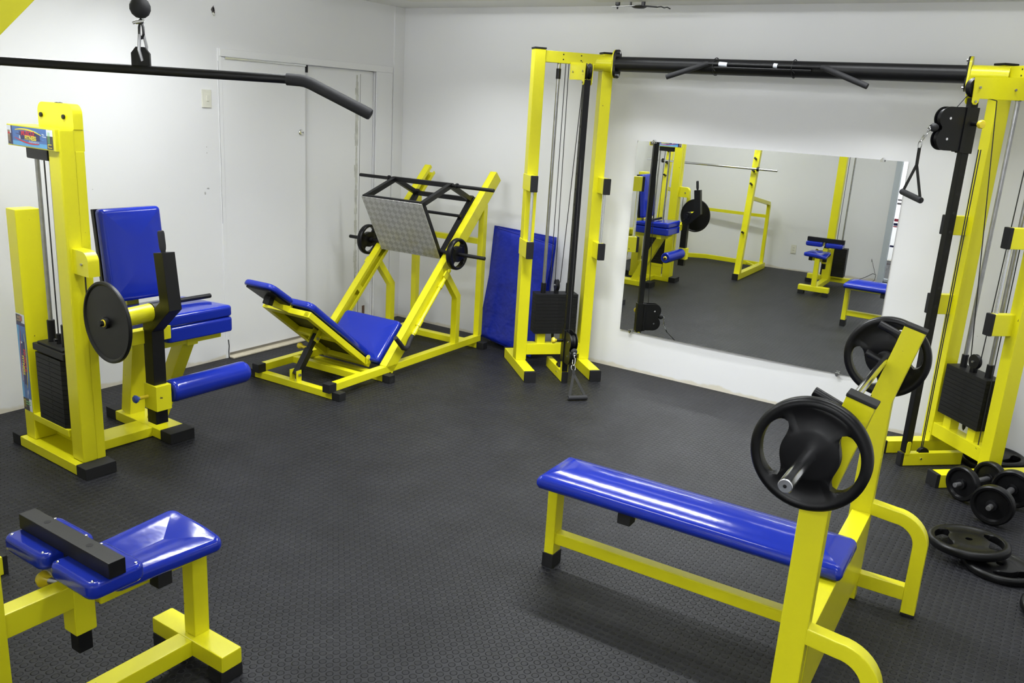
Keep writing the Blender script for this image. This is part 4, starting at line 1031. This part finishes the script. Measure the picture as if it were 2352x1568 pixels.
# ------------------------------------------------------------------ lat pulldown
LAM = Matrix.Translation((2.79, -4.5, 0))
def lat_pulldown():
    t = thing('lat_pulldown_machine', 'yellow lat pulldown with blue saddle seat and padded knee bar, lower left foreground', 'exercise machine', LAM)
    G = LAM.inverted()
    q = lambda name, mat, fn, par=t, angle=40: P(name, mat, par, fn, G, angle)
    bx = lambda name, mat, par, *a, r=.004: pbox(name, mat, par, *a, M=G, r=r)
    f = bx('front_foot', YEL, t, 2.60, 2.978, -4.305, -4.222, .046, .108, r=.006)
    for x0 in (2.605, 2.905): bx('rubber_foot', RUB, f, x0, x0+.072, -4.308, -4.219, 0, .05, r=.004)
    bx('spine', YEL, t, 2.748, 2.822, -5.10, -4.302, .046, .106)
    rf = bx('rear_foot', YEL, t, 2.50, 3.13, -5.19, -5.10, .046, .108)
    for x0 in (2.482, 3.06): bx('rubber_foot', RUB, rf, x0, x0+.07, -5.193, -5.097, 0, .05)
    bx('seat_post', YEL, t, 2.757, 2.815, -4.285, -4.225, .106, .445, r=.005)
    bx('upright', YEL, t, 2.732, 2.832, -4.985, -4.885, .104, 2.47, r=.006)
    q('boom', YEL, lambda m: (m.beam((2.785, -4.93, 1.90), (2.785, -4.40, 2.43), .095, .075, (1, 0, 0)), m.beam((2.785, -5.18, 2.44), (2.785, -4.30, 2.44), .07, .08, (0, 0, 1))))
    q('pulley', BLK, lambda m: m.lathe((2.772, -4.36, 2.36), (1, 0, 0), [(.001, 0), (.05, 0), (.052, .004), (.044, .013), (.052, .022), (.05, .026), (.001, .026)], 32))
    bx('knee_tube', YEL, t, 2.762, 2.822, -4.886, -4.60, .425, .500)
    ct = bx('cross_tube', YEL, t, 2.66, 2.85, -4.442, -4.395, .388, .432)
    for x0 in (2.645, 2.815): pbox('end_cap', RUB, ct, x0, x0+.048, -4.444, -4.393, .386, .434, M=G, r=.003)
    bx('under_tube', YEL, t, 2.765, 2.818, -4.61, -4.24, .395, .445)
    kp = q('knee_post', YEL, lambda m: m.box(2.757, 2.824, -4.694, -4.628, .330, .520, r=.005))
    q('inner_tube', BLK, lambda m: m.box(2.768, 2.813, -4.683, -4.639, .262, .605, r=.003), kp)
    q('knob', KNY, lambda m: (m.lathe((2.655, -4.70, .465), (1, .35, .1), [(.001, -.004), (.018, 0), (.026, .012), (.024, .026), (.013, .038), (.011, .046), (.001, .046)], 22)), kp)
    q('knob_stem', ROD, lambda m: m.cyl((2.69, -4.69, .468), (2.76, -4.668, .475), .011, seg=14), kp)
    kb = bx('knee_bar', BLK, t, 2.540, 3.008, -4.688, -4.636, .588, .638, r=.003)
    q('bar_hole', DRK, lambda m: [m.lathe((x, -4.662, .6375), (0, 0, 1), [(.001, 0), (.010, 0), (.010, .001), (.001, .001)], 14) for x in (2.655, 2.875)], kb)
    for x in (2.645, 2.895):
        kp_ = q('knee_pad', BLUE, lambda m: m.cushion(basis((x, -4.655, .588), (1, 0, 0), (0, -1, 0), (0, 0, -1)), .215, .175, .055, rc=.03, re=.02, crown=.008), t, 60)
        for a in (-1, 1):
            for b in (-1, 1): q('tack', CHR, lambda m: m.lathe((x+a*.085, -4.655+b*.066, .5875), (0, 0, 1), [(.001, -.003), (.005, -.001), (.004, .003), (.001, .004)], 8), kp_)
    def saddle(m):
        def shp(p, L, W):
            v = p[1]/W; u = p[0]/L
            k = 1-.16*max(0, .5-abs(v+.25))*2 if True else 1
            return [p[0]*k, p[1], p[2]-.05*(u+.15)*abs(u+.15)*(1 if p[2] > .02 else .7)*(.6+v)-.02*cos(pi*v)*cos(pi*u)*(1 if p[2] > .02 else .2)+.018*max(0, v)]
        m.cushion(basis((2.752, -4.40, .445), (1, 0, 0), (0, 1, 0), (0, 0, 1)), .275, .385, .046, rc=.03, re=.018, crown=.006, shape=shp)
    q('seat_pad', BLUE, saddle, t, 60)
    # stack behind the upright
    n = 14; dz = .36/n
    def wp(m): m.box(2.68, 2.985, -5.17, -5.05, 0, dz-.0008, r=.0014)
    first = q('stack_plate', IRON, wp); first.location = (0, 0, .125)
    for k in range(1, n):
        o = first.copy(); C.objects.link(o); o.parent = t; o.location = (0, 0, .125+k*dz)
    for x in (2.715, 2.895): q('guide_rod', ROD, lambda m: m.cyl((x, -5.11, .10), (x, -5.11, 2.41), .012, seg=16))
    bx('stack_base', YEL, t, 2.69, 2.98, -5.16, -5.06, .104, .124)
    q('cable', CAB, lambda m: m.cyl((2.79, -4.356, 2.115), (2.785, -4.358, 2.33), .0035, seg=8))
    q('cable', CAB, lambda m: m.cyl((2.84, -5.03, .48), (2.84, -5.03, 2.40), .0035, seg=8))
    q('ball_stop', FOAM, lambda m: m.lathe((2.79, -4.355, 2.121), (0, 0, 1), [(.001, -.028), (.012, -.026), (.022, -.018), (.0275, -.006), (.0275, .006), (.022, .018), (.012, .026), (.001, .028)], 24), t, 60)
    q('cable_clamp', CHR, lambda m: (m.cyl((2.775, -4.36, 2.083), (2.80, -4.352, 2.087), .006, seg=10, ch=.001), m.cyl((2.765, -4.362, 2.081), (2.778, -4.359, 2.084), .004, seg=8)))
    q('cable_loop', CAB, lambda m: m.tube([(2.79, -4.355, 2.092), (2.781, -4.355, 2.07), (2.780, -4.355, 2.052), (2.79, -4.355, 2.041), (2.800, -4.355, 2.052), (2.799, -4.355, 2.07)], .0035, 8, closed=True))
    q('snap_link', ROD, lambda m: m.tube([(2.79, -4.349, 2.052), (2.793, -4.343, 2.02), (2.795, -4.35, 1.985), (2.795, -4.360, 1.982), (2.793, -4.367, 2.01), (2.79, -4.361, 2.05)], .0045, 8, closed=True))
lat_pulldown()
def lat_bar():
    t = thing('lat_pulldown_bar', 'long black pulldown bar with bent rubber grips hanging at upper left', 'pulldown bar', frame(2.79, -4.36, 32, 1.956))
    P('shaft', BLK, t, lambda m: m.cyl((-.45, 0, .002), (.45, 0, 0), .0124, seg=24))
    P('hanger_tab', BLK, t, lambda m: m.prism([(-.026, .004), (.026, .004), (.026, .045), (.012, .062), (-.012, .062), (-.026, .045)], (0, 0, 0), (1, 0, 0), (0, 0, 1), .009))
    for s in (1, -1):
        P('bent_grip', FOAM, t, lambda m: m.tube([(s*.407, 0, 0), (s*.408, 0, 0), (s*.445, 0, -.001), (s*.460, 0, -.003), (s*.475, 0, -.008), (s*.640, 0, -.080), (s*.645, 0, -.082), (s*.647, 0, -.083)], [.013, .0165, .0165, .0165, .0165, .0165, .0145, .008], 20))
lat_bar()

# ------------------------------------------------------------------ squat rack (mirror; its right foot enters at the left edge)
def squat_rack():
    M = Matrix.Translation((1.09, -4.4, 0))
    t = thing('squat_rack', 'yellow squat rack with black pegs, seen in the mirror, one foot at the left edge', 'squat rack', M)
    G = M.inverted()
    for x0 in (1.682, .42):
        f = pbox('base_tube', YEL, t, x0, x0+.078, -5.62, -4.392, .0015, .080, M=G)
        pbox('end_cap', RUB, f, x0-.001, x0+.079, -4.395, -4.375, 0, .081, M=G, r=.003)
        xm = x0+.041
        u = P('upright', YEL, t, lambda m: m.sweep([(xm, -4.46, .076), (xm, -4.74, 1.88)], (1, 0, 0), .075, .082, r=.005), G)
        for z in (.60, 1.20, 1.36, 1.51, 1.66):
            y = -4.46-.28*(z-.076)/1.804
            P('bar_peg', BLK, u, lambda m: m.cyl((xm, y+.03, z-.01), (xm, y+.105, z+.008), .0135, seg=14, ch=.002), G)
        P('back_brace', YEL, t, lambda m: m.sweep([(xm-.01, -5.575, .076), (xm-.01, -5.575, .86), (xm-.01, -5.55, .90), (xm-.01, -4.62, 1.03)], (1, 0, 0), .05, .05, r=.006), G)
    pbox('cross_bar', YEL, t, .46, 1.72, -5.595, -5.555, .700, .742, M=G)
    P('low_bar', YEL, t, lambda m: m.sweep([(.46, -5.36, .052), (.83, -5.57, .052), (1.70, -5.57, .052)], (0, 0, 1), .045, .06, r=.005), G)
    P('corner_brace', YEL, t, lambda m: m.beam((1.50, -5.55, .055), (1.70, -5.33, .055), .03, .03, (0, 0, 1)), G)
squat_rack()
barbell('bare chrome barbell lying across the squat rack pegs, seen in the mirror', Matrix.Translation((1.09, -4.585, 1.385)) @ Matrix.Rotation(radians(-90), 4, 'Z'), -.945, .955, -.70, .70, .0135, .0137)

# things on the front wall
def outlet():
    y = -5.66-.0627*2.1
    t = thing('power_outlet', 'white power outlet on the wall seen in the mirror between squat rack and pulldown', 'power outlet', frame(2.105, y, -3.6, .235))
    P('outlet_plate', WHT, t, lambda b: b.box(-.038, .038, 0, .009, 0, .12, r=.003))
    P('socket', DRK, t, lambda b: [b.cyl((x, .009, z), (x, .0096, z), .004, seg=8) for x in (-.008, .008) for z in (.045, .078)])
outlet()
def floor_cable():
    mb = MB(); y = -5.85
    mb.tube([(2.86, y+.12, .004), (2.98, y+.10, .006), (3.08, y+.06, .010), (3.16, y+.035, .05), (3.25, y+.03, .11), (3.29, y+.03, .10), (3.29, y+.045, .03), (3.26, y+.06, .005)], .004, 8)
    mb.tube([(3.285, y+.03, .10), (3.24, y+.02, .20), (3.20, y+.015, .30), (3.205, y+.012, .26)], .003, 6)
    tag(mb.build('loose_wire', CAB, None), 'thin loose brown wire curling on the floor by the wall, seen in the mirror', 'wire')
floor_cable()

# ------------------------------------------------------------------ lights: fluorescent battens on the ceiling, plus an added lobby pair for daylight
LIT = []
def lamp(x, y, w, h, power, spread=180, z=H-.075):
    d = bpy.data.lights.new('tube_or_daylight', 'AREA'); d.shape = 'RECTANGLE'; d.size = w; d.size_y = h; d.energy = power; d.color = (.95, .98, 1.0)
    o = bpy.data.objects.new('tube_or_daylight', d); C.objects.link(o); o.location = (x, y, z); d.spread = radians(spread)
    return o
def fixture(x, y, power, side=.16, spread=150, L=1.2, along='x'):
    M = frame(x, y, 0 if along == 'x' else 90, 0)
    mb = MB(M); mb.box(-L/2-.02, L/2+.02, -.06, .06, H-.045, H-.001, r=.004)
    o = struct(mb.build('trim_8', WHT, None))
    lamp(x, y, L if along == 'x' else .10, .10 if along == 'x' else L, power, spread, z=H-.05)
    for k in (-1, 1):   # light leaving the bare tube sideways
        l = lamp(x, y+k*.065, L, .04, power*side, z=H-.03); l.rotation_euler = (radians(105*k), 0, 0)
FIX = [(1.30, -.75, 9, .10, 115), (2.75, -.60, 8, .06, 105), (4.1, -.60, 8, .05, 105), (5.5, -.9, 9, .08, 115),
       (2.9, -1.85, 48, .06, 125), (1.1, -2.7, 20, .30, 150), (4.9, -2.2, 12, .20, 150),
       (1.4, -4.1, 22, .45, 160), (3.3, -3.9, 12, .45, 160), (5.2, -4.0, 8, .45, 160)]
for x, y, p, sd, sp in FIX: fixture(x, y, p, sd, sp)
fixture(4.6, -7.0, 80, .16); fixture(2.4, -7.0, 90, .16)  # unseen lobby pair, added to stand in for daylight from the opening
w = bpy.data.worlds.new('w'); bpy.context.scene.world = w; w.use_nodes = True
w.node_tree.nodes['Background'].inputs[0].default_value = (.9, .95, 1, 1); w.node_tree.nodes['Background'].inputs[1].default_value = .4

# ------------------------------------------------------------------ camera
cam = bpy.data.cameras.new('camera'); co = bpy.data.objects.new('camera', cam); C.objects.link(co)
S = 1.2; yaw, pitch, roll = radians(32.6998), radians(15.27692), radians(3.51959)
f = V((-sin(yaw)*cos(pitch), cos(yaw)*cos(pitch), -sin(pitch))); r = V((cos(yaw), sin(yaw), 0)); u = r.cross(f)
r2 = r*cos(roll)+u*sin(roll); u2 = -r*sin(roll)+u*cos(roll)
co.matrix_world = basis((4.20896*S, -4.90046*S, 1.6*S), r2, u2, -f)
cam.sensor_width = 36; cam.lens = 36*1972.168/2352; cam.clip_start = .02
sc = bpy.context.scene; sc.camera = co
sc.view_settings.view_transform = 'Standard'; sc.view_settings.look = 'None'; sc.view_settings.gamma = 1
sc.view_settings.use_curve_mapping = False; sc.view_settings.exposure = 0.08
